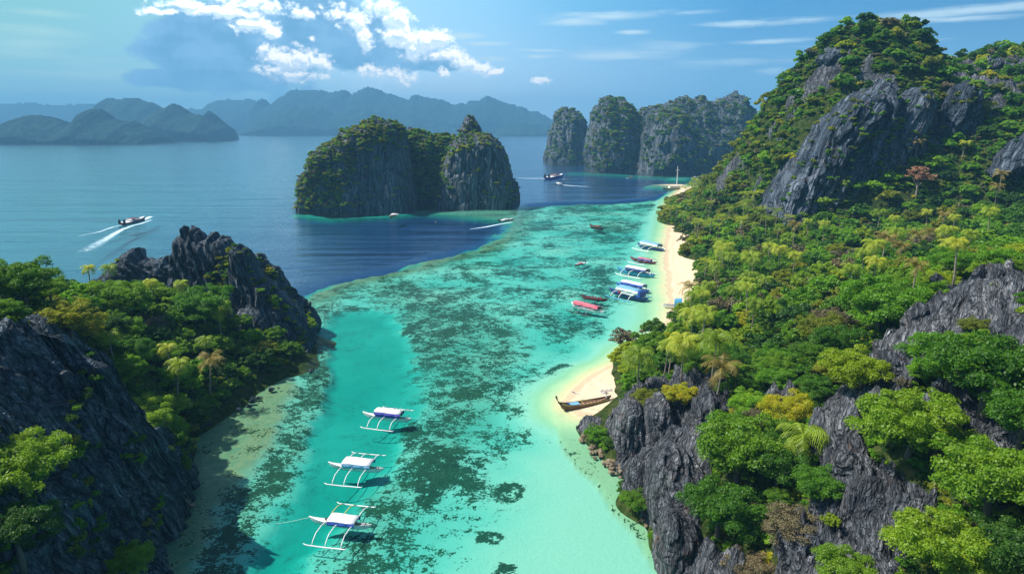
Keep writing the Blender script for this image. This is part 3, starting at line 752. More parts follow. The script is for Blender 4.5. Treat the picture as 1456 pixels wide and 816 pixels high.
o, fr2 = karst_object('karst_ridge', [
  dict(outline=[(769,260),(771,222),(777,205),(783,180),(788,162),(800,155),(814,152),(826,157),(833,170),(838,200),(842,260)], Y0=1700, T=60, R=70, res=2.2, disp=(9,5), wl=(50,13), rag=4, seed=200, slope=.5),
  dict(outline=[(822,260),(829,238),(832,205),(838,178),(846,152),(858,140),(872,137),(888,141),(900,152),(910,168),(916,210),(920,260)], Y0=1400, T=58, R=60, res=2.0, disp=(8,5), wl=(44,12), rag=4, seed=210, slope=.5),
  dict(outline=[(896,262),(902,235),(912,200),(924,168),(938,156),(956,152),(970,158),(985,182),(1000,200),(1006,230),(1010,262)], Y0=1320, T=55, R=60, res=2.0, disp=(8,5), wl=(44,12), rag=4, seed=220, slope=.4),
  dict(outline=[(895,262),(903,160),(915,152),(930,150),(945,146),(960,143),(975,139),(990,137),(1005,141),(1018,143),(1030,136),(1045,133),(1058,140),(1068,150),(1075,165),(1120,200),(1200,240),(1200,262)], Y0=1500, T=50, R=110, res=3, disp=(9,5), wl=(50,16), rag=5, seed=230, slope=.9),
], MT['rock_island'])
isl.append(('ridge', fr2))

# right-hand peak: bare slabs on its face
o, fr3 = karst_object('peak_cliff', [
  dict(blade=0.6, outline=[(1078,330),(1084,295),(1096,268),(1116,243),(1140,208),(1158,182),(1180,160),(1198,142),(1215,132),(1238,127),(1250,113),(1260,122),(1266,145),(1252,200),(1234,250),(1208,292),(1180,330)], Y0=436, T=16, R=14, res=.75, disp=(4.5,2.0), wl=(10,3.4), tilt=rad(-24), rag=1.4, seed=300, slope=.3),
  dict(blade=0.6, outline=[(1186,335),(1212,285),(1234,222),(1252,172),(1270,152),(1288,130),(1300,124),(1316,127),(1324,140),(1318,172),(1306,214),(1296,250),(1288,280),(1286,335)], Y0=428, T=11, R=9, res=.75, disp=(2.4,1.4), wl=(10,3), tilt=rad(-20), rag=1.2, seed=310, slope=.2),
  dict(blade=0.6, outline=[(1325,200),(1338,165),(1350,138),(1362,120),(1376,114),(1386,124),(1393,148),(1390,172),(1375,200)], Y0=424, T=9, R=8, res=.75, disp=(2,1.2), wl=(9,3), tilt=rad(-24), rag=1.2, seed=320),
  dict(blade=0.6, outline=[(1036,270),(1046,230),(1062,205),(1078,190),(1084,215),(1070,250),(1060,275)], Y0=532, T=7, R=8, res=1, disp=(2,1.5), wl=(9,4), tilt=rad(-20), rag=1.2, seed=330),
  dict(blade=0.6, outline=[(1105,200),(1120,170),(1140,140),(1152,132),(1150,160),(1130,195),(1115,215)], Y0=478, T=8, R=8, res=1, disp=(2,1.5), wl=(9,4), tilt=rad(-24), rag=1.2, seed=335),
  dict(blade=0.6, outline=[(1395,100),(1402,84),(1412,78),(1424,84),(1440,78),(1456,82),(1460,110),(1420,112)], Y0=485, T=9, R=9, res=1, disp=(2,1.5), wl=(9,4), rag=1.2, seed=340),
  dict(blade=0.6, outline=[(1160,85),(1172,70),(1192,68),(1200,78),(1190,92),(1168,98)], Y0=478, T=9, R=8, res=1, disp=(2,1.5), wl=(9,4), rag=1.2, seed=345),
  dict(blade=0.6, outline=[(1410,250),(1422,222),(1440,200),(1456,190),(1480,200),(1480,250)], Y0=385, T=9, R=9, res=1, disp=(2,1.5), wl=(9,4), rag=1.2, seed=350),
], MT['rock_peak'])
isl.append(('peak', fr3))

# left headland: the tall spike, its shoulder, the low black crag behind, the near wall
o, fr4 = karst_object('headland_crag', [
  dict(blade=0.8, outline=[(243,460),(245,378),(248,345),(253,333),(259,336),(262,322),(268,334),(272,320),(280,323),(286,330),(293,338),(300,331),(307,330),(311,339),(317,336),(326,341),(332,352),(340,372),(354,400),(372,432),(384,466),(394,500),(398,560),(300,560),(262,500)], Y0=262, T=3.6, R=4.0, res=.34, disp=(1.6,.8), wl=(5,1.7), tilt=rad(16), rag=.55, seed=400, slope=2.2),
  dict(blade=0.8, outline=[(322,560),(328,350),(340,346),(352,354),(362,374),(374,394),(390,408),(408,428),(424,446),(438,462),(446,485),(446,510),(440,560)], Y0=250, T=4, R=4, res=.34, disp=(1.5,.8), wl=(5,1.7), tilt=rad(18), rag=.5, seed=410, slope=1.8),
  dict(blade=0.8, outline=[(340,540),(350,372),(358,360),(372,362),(382,374),(396,384),(408,398),(420,414),(436,430),(448,444),(454,462),(450,480),(446,540)], Y0=270, T=4, R=3.5, res=.4, disp=(1.6,.9), wl=(5,1.8), tilt=rad(14), rag=.9, seed=420),
  dict(blade=0.8, outline=[(112,470),(116,424),(128,408),(140,398),(150,390),(164,374),(176,364),(186,357),(195,354),(204,364),(216,370),(228,366),(240,366),(250,376),(252,470)], Y0=285, T=5, R=5, res=.45, disp=(2.0,1.2), wl=(7,2.5), tilt=rad(60), rag=1.3, seed=430, slope=.5),
  dict(blade=0.8, outline=[(318,540),(325,470),(340,440),(362,436),(385,460),(402,490),(425,500),(442,492),(448,540)], Y0=240, T=4, R=4, res=.34, disp=(1.4,.7), wl=(4,1.5), tilt=rad(10), rag=.5, seed=440, slope=.5),
], MT['rock_left'])
isl.append(('headland', fr4))

def cliff_wall(name, base, top, nu, nv, mat, disp, seed, bulge=2.0):
    base = np.array(base, float); top = np.array(top, float)
    t = np.linspace(0, len(base)-1, nu); i = np.clip(t.astype(int), 0, len(base)-2); f = (t-i)[:, None]
    B = base[i]*(1-f)+base[i+1]*f; Tp = top[i]*(1-f)+top[i+1]*f
    v = np.linspace(-.12, 1.06, nv)[:, None, None]
    P = B[None]*(1-v)+Tp[None]*v
    du = np.gradient(P, axis=1); dv = np.gradient(P, axis=0); n = np.cross(du, dv); n /= np.linalg.norm(n, axis=-1, keepdims=True)+1e-9
    L = np.cumsum(np.r_[0, np.linalg.norm(np.diff(B, axis=0), axis=1)])[None, :]*np.ones((nv, 1)); H = P[..., 2]
    s = L*.94 + H*.34; q = -L*.34 + H*.94
    d = 1.5*groove(s/9, q/40, seed=seed, oct=2)*disp[0] + 2.2*saw(s/3.0, q/26, seed=seed+3)*disp[1] + fbm(L/7, H/7, seed=seed+5)*disp[0]*.5 + 1.4*groove(s/.9, q/6, seed=seed+7, oct=2)*disp[2]
    vv = np.clip(v[..., 0], 0, 1)
    d = d + bulge*np.sin(vv*math.pi)
    P = P + n*d[..., None]
    o = tag(link(name, mesh_np(name, P.reshape(-1, 3), grid_faces(nu, nv), [mat], {'veg': np.zeros(nu*nv)}, True)), kind='structure')
    return o, P, n
g = lambda a, b: tuple(map(float, G(a, b))) + (-.5,)
def at(a, b, y): return tuple(map(float, AT(a, b, y)))
base = [(-70,48,0),(-71,66,0),(-71,85,0),g(186,822),g(212,770),g(246,706),g(244,676),(-92,160,0)]
top = [(-80,46,40),(-82,66,40),(-84,84,40),at(20,486,117),at(110,512,123),at(200,614,131),at(225,640,140),(-98,158,14)]
o, WP, WN = cliff_wall('headland_wall', base, top, 420, 170, MT['rock_wall'], (2.2, 1.0, .35), 500)
top2 = [AT(870,572,168)]

# rocks along the right shore: upright fluted blocks in front of the slope
o, fr5 = karst_object('shore_crag', [
  dict(blade=0.6, outline=[(862,640),(868,615),(876,590),(884,574),(898,568),(912,574),(920,600),(922,660)], Y0=160, T=4.5, R=2.6, res=.26, disp=(1.0,.5), wl=(3.2,1.0), tilt=rad(-8), rag=.4, seed=600, slope=.7),
  dict(blade=0.6, outline=[(908,680),(912,600),(920,578),(932,566),(942,560),(952,566),(958,590),(972,584),(984,600),(988,650),(984,690)], Y0=156, T=4.5, R=2.8, res=.26, disp=(1.0,.5), wl=(3.2,1.0), tilt=rad(-8), rag=.4, seed=610, slope=.7),
  dict(blade=0.6, outline=[(976,660),(980,610),(985,584),(998,562),(1006,556),(1018,562),(1024,590),(1022,620),(1018,660)], Y0=150, T=4, R=2.4, res=.26, disp=(.9,.5), wl=(3.0,1.0), tilt=rad(-5), rag=.5, seed=620, slope=.6),
  dict(blade=0.6, outline=[(918,780),(916,720),(920,680),(932,650),(950,630),(972,640),(1000,660),(1003,700),(985,740),(990,790)], Y0=129, T=5, R=3.4, res=.22, disp=(1.1,.5), wl=(3.2,.9), tilt=rad(-20), rag=.4, seed=630, slope=1.0),
  dict(blade=0.6, outline=[(940,840),(930,780),(938,745),(955,728),(980,738),(1000,760),(1010,840)], Y0=113, T=4, R=2.8, res=.22, disp=(1.0,.5), wl=(2.8,.9), tilt=rad(-26), rag=.4, seed=640, slope=.8),
  dict(blade=0.6, outline=[(822,640),(822,603),(830,594),(842,592),(856,598),(868,604),(876,640)], Y0=172, T=2.6, R=1.8, res=.26, disp=(.7,.4), wl=(2.4,.9), rag=.4, seed=650, slope=.5),
  dict(blade=0.6, outline=[(1086,610),(1090,590),(1100,580),(1114,578),(1124,588),(1130,612)], Y0=140, T=2.6, R=1.8, res=.26, disp=(.7,.4), wl=(2.4,.9), rag=.4, seed=655, slope=.5),
], MT['rock_shore'])
o, fr6 = karst_object('slope_crag', [
  dict(blade=0.9, outline=[(1252,520),(1262,490),(1292,468),(1325,452),(1350,428),(1368,410),(1400,397),(1430,399),(1434,420),(1412,444),(1384,452),(1340,470),(1310,500),(1300,530)], Y0=146, T=3.4, R=3.4, res=.26, disp=(1.1,.6), wl=(3.6,1.1), tilt=rad(-42), rag=.4, seed=700, slope=.5),
  dict(blade=0.9, outline=[(1282,478),(1283,458),(1294,442),(1308,430),(1315,432),(1313,446),(1305,464),(1296,478)], Y0=150, T=1.6, R=1.4, res=.2, disp=(.4,.3), wl=(2.2,.8), tilt=rad(-30), rag=.2, seed=710),
  dict(blade=0.9, outline=[(1372,520),(1384,484),(1404,466),(1430,446),(1456,434),(1500,428),(1500,520)], Y0=130, T=3.4, R=3.0, res=.22, disp=(1.1,.6), wl=(3.4,1.0), tilt=rad(-38), rag=.4, seed=720, slope=.5),
  dict(blade=0.9, outline=[(1165,640),(1160,600),(1180,572),(1215,548),(1250,520),(1262,500),(1300,510),(1320,540),(1290,570),(1240,600),(1210,660)], Y0=128, T=2.6, R=3.4, res=.22, disp=(1.0,.6), wl=(3.4,1.0), tilt=rad(-46), rag=.5, seed=730, slope=.5),
  dict(blade=0.9, outline=[(1170,760),(1178,690),(1190,650),(1220,640),(1250,680),(1290,700),(1320,710),(1310,750),(1260,790),(1200,790)], Y0=104, T=2.0, R=3.0, res=.18, disp=(.9,.5), wl=(3.0,.9), tilt=rad(-40), rag=.5, seed=740, slope=.6),
  dict(blade=0.9, outline=[(1410,650),(1418,622),(1440,612),(1480,616),(1490,660),(1440,668)], Y0=93, T=2.0, R=1.8, res=.18, disp=(.5,.3), wl=(2.6,.9), tilt=rad(-60), rag=.3, seed=750),
  dict(blade=0.9, outline=[(1100,860),(1104,790),(1120,760),(1150,744),(1172,752),(1180,790),(1170,860)], Y0=98, T=2.2, R=2.0, res=.18, disp=(.8,.4), wl=(2.6,.8), tilt=rad(-22), rag=.4, seed=760, slope=.5),
  dict(blade=0.9, outline=[(1230,860),(1236,800),(1260,770),(1290,760),(1312,790),(1310,860)], Y0=90, T=2.2, R=2.0, res=.18, disp=(.8,.4), wl=(2.6,.8), tilt=rad(-36), rag=.4, seed=770, slope=.5),
], MT['rock_grey'])

# far-off islands and mountains
def far_land(name, Y0, T, R, res, outline, seed, disp, wl, rag=0.0, slope=1.0):
    o, f = karst_object(name, [dict(outline=outline, Y0=Y0, T=T, R=R, res=res, disp=(disp[0]*.6, disp[1]*.8), wl=wl, rag=rag*.6, seed=seed, slope=slope, pw=.6)], MT['far_forest']); return o, f
far_land('far_island', 3550, 140, 130, 5, [(-6,222),(-2,192),(6,182),(22,170),(40,166),(58,165),(76,168),(92,174),(108,178),(116,170),(118,160),(128,155),(142,155),(152,162),(162,171),(178,174),(192,172),(206,180),(220,186),(232,194),(238,201),(252,203),(256,222)], 800, (14,8), (120,35), 9)
far_land('far_island', 4300, 160, 160, 7, [(196,210),(204,176),(214,164),(226,156),(240,151),(252,150),(262,155),(276,163),(292,166),(296,158),(304,164),(318,174),(328,182),(334,210)], 810, (16,9), (130,40), 10)
far_land('far_island', 5400, 200, 200, 10, [(138,215),(142,158),(146,146),(154,141),(168,142),(180,140),(196,141),(212,145),(224,150),(240,168),(250,215)], 820, (20,10), (180,60), 10)
far_land('far_mountain', 9800, 300, 300, 18, [(-80,200),(-70,150),(-30,148),(0,149),(30,147),(60,149),(90,150),(120,148),(150,152),(290,156),(420,150),(430,200)], 830, (30,20), (300,90), 16)
far_land('far_mountain', 9000, 260, 260, 16, [(262,200),(272,164),(288,156),(296,150),(308,144),(322,142),(340,144),(354,141),(368,146),(384,152),(400,200)], 840, (30,20), (260,80), 12)
far_land('far_mountain', 8100, 320, 260, 13, [(352,205),(358,168),(364,150),(370,142),(377,141),(384,150),(390,147),(398,140),(406,134),(414,129),(430,128),(451,129),(462,132),(469,133),(477,131),(486,128),(495,131),(500,137),(505,132),(514,128),(523,125),(532,127),(548,133),(565,138),(578,142),(583,143),(586,137),(594,135),(602,139),(616,140),(630,143),(640,149),(646,150),(654,147),(662,149),(668,145),(680,143),(688,140),(694,137),(702,141),(716,146),(728,150),(740,152),(753,158),(766,161),(776,165),(786,172),(840,180),(850,205)], 850, (30,16), (220,60), 12)
far_land('far_island', 7000, 260, 220, 11, [(328,205),(352,182),(376,168),(398,158),(420,152),(438,151),(456,156),(476,164),(496,160),(520,158),(540,164),(566,168),(590,166),(616,176),(650,183),(672,190),(676,205)], 860, (30,18), (160,50), 12)
far_land('far_island', 6500, 160, 110, 10, [(698,205),(706,184),(718,179),(740,176),(762,178),(782,180),(786,205)], 870, (16,10), (120,40), 10)
for i, o in enumerate([o for o in COL.objects if o.name.startswith('far_')]): pass

# ------------------------------------------------------------------ haze
me = bpy.data.meshes.new('haze')
bm = bmesh.new(); bmesh.ops.create_cube(bm, size=1.0); bm.to_mesh(me); bm.free()
hz = link('haze', me); hz.scale = (31000, 25500, 680); hz.location = (0, 3100, 680/2-11.5)
m, t = new_mat('haze')
v = t.new('ShaderNodeVolumePrincipled'); v.inputs['Color'].default_value = (.24, .62, 1.0, 1); v.inputs['Density'].default_value = 1.3e-4; v.inputs['Anisotropy'].default_value = 0.0
t.l.new(v.outputs[0], t.out.inputs['Volume']); me.materials.append(m); tag(hz, kind='stuff')
# ================================================================== VEGETATION
def crown_arrays(seed, R=1.0, clumps=16, leaves=2600, leaf=.07, flat=.72, layered=False, gap=.0):
    """leaf sprays gathered in clumps over a crown of radius R, base of crown at z=0 -> centre about z=.6R"""
    r = np.random.default_rng(seed)
    # a few big boughs, each carrying many small tufts
    L = max(5, clumps//6); a = np.arange(L)*2.4 + r.uniform(-.5, .5, L); rr = r.uniform(.30, .62, L); rr[0] = .05
    LC = np.stack([np.cos(a)*rr, np.sin(a)*rr, r.uniform(.0, .45, L)*flat*1.3], -1); LC[0, 2] = .42*flat; LR = r.uniform(.30, .52, L)
    if layered: LC[:, 2] = np.linspace(-.15, .75, L)[r.permutation(L)]*flat*1.3; LR = np.interp(LC[:, 2], [-.2, 1], [.52, .30])
    k0 = r.choice(L, clumps, p=LR**2/(LR**2).sum()); dd = r.normal(size=(clumps, 3)); dd[:, 2] = np.abs(dd[:, 2])*.9-.25; dd /= np.linalg.norm(dd, axis=1, keepdims=True)
    C = LC[k0] + dd*LR[k0][:, None]*np.array([1, 1, .45 if layered else .8])*r.uniform(.75, 1.08, clumps)[:, None]
    rc = r.uniform(.10, .21, clumps)*(1.0 if clumps > 60 else 1.35); fl = .5 if layered else .7
    w = rc**2; w /= w.sum(); k = r.choice(clumps, leaves, p=w)
    d = r.normal(size=(leaves, 3)); d[:, 2] += .35; d /= np.linalg.norm(d, axis=1, keepdims=True)
    d[:, 2] = np.where(d[:, 2] < -.45, -d[:, 2], d[:, 2])
    rad_ = r.uniform(.6, 1.12, leaves)
    # small lumps on each clump
    lump = 1 + .22*np.sin(d[:, 0]*7+k*1.7)*np.sin(d[:, 1]*7+k)*np.cos(d[:, 2]*6+k*.6)
    p = C[k] + d*(rc[k]*rad_*lump)[:, None]*np.array([1, 1, fl])
    n = d*.55 + r.normal(size=(leaves, 3))*.45 + np.array([0, 0, .35]); n /= np.linalg.norm(n, axis=1, keepdims=True)
    a = np.cross(n, r.normal(size=(leaves, 3))); a /= np.linalg.norm(a, axis=1, keepdims=True); b = np.cross(n, a)
    s = (leaf*r.uniform(.6, 1.4, leaves))[:, None]
    V = np.stack([p-a*s, p+b*s*.55+n*s*.15, p+a*s, p-b*s*.55+n*s*.15], 1).reshape(-1, 3)*R
    V[:, 2] += .25*R
    F = np.arange(len(V)).reshape(-1, 4)
    return V, F
def trunk_mb(seed, h=1.0, r0=.07, limbs=4, top=.55):
    rr = random.Random(seed); mb = MB()
    bx, by = rr.uniform(-.08, .08), rr.uniform(-.08, .08)
    pts = [(0, 0, -.25*h), (bx*.3, by*.3, h*.35), (bx, by, h*.75), (bx*1.4, by*1.4, h*1.05)]
    mb.tube(pts, [r0*1.3, r0, r0*.75, r0*.4], 6)
    for i in range(limbs):
        a = i*2*math.pi/limbs + rr.uniform(-.5, .5); q = Vector(pts[2]); z0 = h*rr.uniform(.55, .8)
        q.z = z0; e = rr.uniform(.4, .65)
        mb.tube([q, (q.x+math.cos(a)*e*.5, q.y+math.sin(a)*e*.5, z0+.18), (q.x+math.cos(a)*e, q.y+math.sin(a)*e, z0+.42)], [r0*.5, r0*.35, r0*.12], 5)
    return mb
# unit crowns (radius 1); trunks for a tree whose crown starts at z = 1
LODS = {'near': (130, 24000, .026), 'mid': (70, 4200, .066), 'far': (34, 700, .15)}
COLS = ['green', 'bright', 'dark', 'olive', 'yellow', 'brown', 'pink']
CROWN = {}
for lod, (cl, lv, lf) in LODS.items():
    for v in range(3):
        V, F = crown_arrays(900+v*7+len(lod), 1.0, cl, lv, lf, flat=(.72, .85, .62)[v], layered=(v == 2))
        for c in COLS:
            if lod == 'near' and c == 'pink': continue
            lv2 = F if c not in ('brown', 'pink') else F[::2]
            CROWN[lod, c, v] = mesh_np('crown', V, lv2, [MT['leaf_'+c]])
TRUNK = [trunk_mb(40+i).mesh('trunk', [MT['bark']], True) for i in range(3)]
TRUNKP = [trunk_mb(40+i).mesh('trunk', [MT['bark_pale']], True) for i in range(3)]
# bare twiggy mesh for dead shrubs is the brown crown with half of its sprays

def palm_arrays(seed, n=17, L=1.0, seg=7, lf=13):
    r = np.random.default_rng(seed); Vs = []; Fs = []; b = 0
    def quad(a, b_, c, d):
        nonlocal b
        Vs.extend([a, b_, c, d]); Fs.append((b, b+1, b+2, b+3)); b += 4
    for i in range(n):
        az = i*2.399 + r.uniform(-.2, .2); el = r.uniform(-.15, 1.1) if i > 4 else r.uniform(.9, 1.35); Ln = L*r.uniform(.8, 1.05)
        p = np.array([0, 0, 0.]); pts = [p]; e = el
        for s_ in range(seg):
            dirv = np.array([math.cos(az)*math.cos(e), math.sin(az)*math.cos(e), math.sin(e)]); p = p + dirv*Ln/seg; pts.append(p); e -= .26 + .05*s_
        pts = np.array(pts); side = np.array([-math.sin(az), math.cos(az), 0])
        for s_ in range(seg):
            w = .012; quad(pts[s_]-side*w, pts[s_]+side*w, pts[s_+1]+side*w*.7, pts[s_+1]-side*w*.7)
        for k in range(lf*2):
            t = (k//2+1)/(lf+1)*seg; j = min(int(t), seg-1); q = pts[j]*(1-(t-j)) + pts[j+1]*(t-j)
            f = pts[j+1]-pts[j]; f /= np.linalg.norm(f); sg = 1 if k % 2 else -1
            ll = .30*L*math.sin(math.pi*min(.95, (k//2+1.5)/(lf+2)))**.6*r.uniform(.85, 1.1)
            out = side*sg*.85 + f*.45 + np.array([0, 0, -.38-r.uniform(0, .25)]); out /= np.linalg.norm(out)
            w = f*.022*L
            quad(q-w, q+w, q+out*ll+w*.3, q+out*ll-w*.3)
    return np.array(Vs), np.array(Fs)
PALM = []
for i in range(3):
    V, F = palm_arrays(70+i, 18, 1.0, 7, 15); PALM.append(mesh_np('fronds', V, F, [MT['leaf_palm']]))
V, F = palm_arrays(75, 13, 1.0, 6, 12); PALMDRY = mesh_np('fronds', V, F, [MT['leaf_palm_dry']])
V, F = palm_arrays(77, 12, 1.0, 5, 7); PALMFAR = mesh_np('fronds', V, F, [MT['leaf_palm']])
PTR = []
for i in range(3):
    mb = MB(); bx = (.12, -.1, .05)[i]; mb.tube([(0, 0, -.15), (bx*.2, 0, .25), (bx*.6, 0, .6), (bx, 0, 1.0)], [.032, .022, .018, .016], 7); PTR.append((mb.mesh('trunk', [MT['bark_pale']], True), bx))

def lin(p):  # distance from the camera
    return math.sqrt(p[0]**2+p[1]**2+(p[2]-CAM_H)**2)
def make_tree(p, R, col, v, lod, hstem, label, group, name='broadleaf_tree', cat='tree', rz=None, sz=1.0):
    t = empty(name, p, RNG.uniform(0, 6.28) if rz is None else rz)
    tag(t, label, cat, group)
    tm = (TRUNKP if col in ('brown', 'pink') else TRUNK)[v]
    tr = link('trunk', tm, t); tr.scale = (R, R, hstem+.35*R)
    if col in ('green', 'dark', 'bright') and lod != 'near': pass
    cr = link('crown', CROWN[lod, col, v], t); cr.location = (0, 0, hstem); cr.scale = (R, R, R*sz)
    return t
def make_palm(p, H, L, kind, label, group, rz=None):
    t = empty('palm_tree', p, RNG.uniform(0, 6.28) if rz is None else rz); tag(t, label, 'palm tree', group)
    k = int(RNG.integers(3)); tm, bx = PTR[k]
    tr = link('trunk', tm, t); tr.scale = (H, H, H) if H < 12 else (H*.8, H*.8, H)
    cr = link('fronds', {'green': PALM[k], 'dry': PALMDRY, 'far': PALMFAR}[kind], t)
    s = H if H < 12 else H*.8
    cr.location = (bx*s, 0, H*.99); cr.scale = (L, L, L)
    return t

# ---- named trees and shrubs, read off the photograph: pixel of the crown centre and its width
SPECIAL = [  # terrain, px, py, width, colour, variant, name, category, label
 (TR,1290,608,150,'bright',2,'broadleaf_tree','tree','tall layered bright green tree standing against the grey rock below the ridge'),
 (TR,1395,548,170,'green',1,'broadleaf_tree','tree','broad dense green tree covering the rock under the right-hand ridge'),
 (TR,1345,520,110,'green',0,'broadleaf_tree','tree','rounded green tree directly below the leaf-shaped rock spur'),
 (TR,1215,518,100,'yellow',1,'shrub','shrub','round yellow-green bush hugging the left side of the grey rock ridge'),
 (TR,1405,690,170,'bright',0,'broadleaf_tree','tree','large spreading bright green tree near the lower right corner'),
 (TR,1450,600,120,'green',1,'broadleaf_tree','tree','green tree cut by the right edge beside the pale grey boulder'),
 (TR,1340,780,150,'bright',2,'broadleaf_tree','tree','pale bright green tree at the bottom edge in front of the rock'),
 (TR,1440,790,130,'dark',0,'broadleaf_tree','tree','dark green tree filling the lower right corner of the photo'),
 (TR,1048,650,140,'bright',1,'broadleaf_tree','tree','big bright green tree just behind the fluted shore rocks'),
 (TR,1020,735,120,'green',1,'broadleaf_tree','tree','green tree at the foot of the slope beside the lowest shore rocks'),
 (TR,1105,665,100,'green',0,'broadleaf_tree','tree','green tree left of the nearest palm on the foreground slope'),
 (TR,1128,738,86,'brown',0,'shrub','dry shrub','brown leafless bush in the middle of the foreground slope'),
 (TR,1062,800,76,'brown',1,'shrub','dry shrub','round brown dried bush at the bottom edge near the shore rocks'),
 (TR,1118,572,80,'yellow',0,'shrub','shrub','bright yellow-green bush beside the small boulder above the shore rocks'),
 (TR,1082,590,50,'brown',1,'shrub','dry shrub','small tan dried bush left of the yellow-green bush'),
 (TR,968,556,56,'yellow',1,'shrub','shrub','low yellow-green bush growing between the shore rock pinnacles'),
 (TR,925,560,46,'olive',0,'shrub','shrub','orange-olive bush behind the left pinnacle of the shore rocks'),
 (TR,1250,440,120,'green',2,'broadleaf_tree','tree','wide flat-topped green tree left of the leaf-shaped rock spur'),
 (TR,1385,462,44,'olive',1,'shrub','shrub','small olive shrub growing in the cleft of the rock spur'),
 (TR,1205,800,90,'bright',0,'shrub','shrub','bright green bush at the bottom edge between two rock ribs'),
 (TR,1165,680,80,'green',1,'shrub','shrub','low green bush right of the nearest palm beside the rock rib'),
 (TR,1375,625,60,'green',0,'shrub','shrub','small green bush in the rock hollow right of the tall layered tree'),
 (TR,1235,585,36,'brown',1,'shrub','dry shrub','small reddish dry bush on the bare ridge rock'),
 (TR,1130,368,36,'yellow',0,'broadleaf_tree','tree','golden yellow crowned tree in the forest at the foot of the peak'),
 (TR,1302,272,40,'pink',2,'broadleaf_tree','tree','pinkish bare-looking tree standing in the dark shade under the cliff'),
 (TR,1355,380,44,'brown',1,'broadleaf_tree','tree','reddish brown crowned tree above the leaf-shaped rock spur'),
 (TR,1200,385,46,'brown',0,'broadleaf_tree','tree','greyish brown crowned tree in the middle of the valley forest'),
 (TL,36,668,140,'bright',0,'broadleaf_tree','tree','bright green tree leaning out over the near left cliff at the photo edge'),
 (TL,30,760,110,'dark',1,'broadleaf_tree','tree','dark tree in shade on the near left cliff below the bright tree'),
 (TL,212,455,54,'brown',0,'shrub','dry shrub','round grey-brown leafless bush in the middle of the left headland'),
 (TL,345,420,60,'dark',0,'shrub','shrub','dark green bush on the shaded face of the tall left crag'),
 (TL,255,395,56,'yellow',1,'broadleaf_tree','tree','yellow-green tree against the foot of the tall left crag'),
 (TL,205,600,90,'bright',2,'broadleaf_tree','tree','bright green tree beside the top of the near left cliff'),
 (TL,100,455,80,'olive',2,'broadleaf_tree','tree','olive tree on the hump at the left edge of the headland'),
 (TL,40,415,110,'bright',1,'broadleaf_tree','tree','bright green tree on the hilltop at the left photo edge'),
 (TL,170,430,90,'bright',2,'broadleaf_tree','tree','bright green tree in front of the low black crag'),
 (TL,290,440,90,'green',2,'broadleaf_tree','tree','green tree between the brown leafless bush and the tall left crag'),
]
special_pts = []
for (T, px, py, w, col, v, nm, cat, lab) in SPECIAL:
    hp = T.hit(px, py+w*.28)
    if T is TL and px < 40 and py > 600: hp = AT(px, py+w*.28, 93 if py < 700 else 84)
    if hp is None: continue
    dep = PROJ(hp[0], hp[1], hp[2])[2]; R = w/2*dep/FOC
    hs = (.55*R if cat == 'tree' else .05*R)
    if T is TR and px == 1302: hs = 1.5*R
    c_lod = 'near' if dep < 260 and col != 'pink' else 'mid'
    make_tree(tuple(hp - np.array([0, 0, .25*R])), R, col, v, c_lod, hs, lab, None, nm, cat)
    special_pts.append((hp[0], hp[1], R))

PALMS = [ # terrain, px, py of the crown, frond length px, kind, label
 (TR,908,508,36,'green','palm standing over the beach directly above the long wooden boat'),
 (TR,972,488,34,'green','palm in the grove behind the first beach palm with brown lower fronds'),
 (TR,1016,484,36,'green','taller palm of the two right of the beach grove'),
 (TR,1020,524,36,'dry','pale fronded palm below the taller grove palm near the shore rocks'),
 (TR,986,446,28,'green','palm overhanging the blue covered boat on the beach'),
 (TR,979,408,20,'dry','slim brown palm standing on the open sand'),
 (TR,1146,622,46,'green','nearest palm with a star of bright fronds on the foreground slope'),
 (TL,310,438,26,'green','palm in front of the shaded face of the tall left crag'),
 (TL,293,514,26,'dry','yellowed palm leaning near the water edge of the left headland'),
 (TL,246,518,24,'green','palm in the middle of the left headland forest'),
 (TR,1248,372,20,'green','palm pair member nearest the brown tree in the valley forest'),
 (TR,1302,378,22,'dry','yellow topped palm rising from the valley forest on the right'),
 (TR,1065,366,22,'green','drooping palm at the edge of the trees behind the beach'),
 (TR,1030,352,22,'green','palm at the front of the forest halfway along the beach'),
 (TR,1365,345,20,'green','bent palm on the slope below the shaded hollow'),
]
for (T, px, py, fl, kd, lab) in PALMS:
    hgt = 11.0 if px != 1146 else 5.0
    if px == 979: hgt = 7
    # walk the ground point under the crown: crown stands hgt above the slope
    q = None
    for Yv in np.linspace(60, 480, 1700):
        a = AT(px, py, Yv)
        if T.inside(a[0], a[1]) and a[2]-max(T.h(a[0], a[1]), .3) <= hgt: q = a; break
    if q is None: continue
    gz = float(T.h(q[0], q[1])); gz = max(gz, .8); dep = PROJ(q[0], q[1], q[2])[2]
    make_palm((q[0], q[1], gz), max(q[2]-gz, 3), fl*1.12*dep/FOC, kd, lab, None)
    special_pts.append((q[0], q[1], fl*dep/FOC*.35))

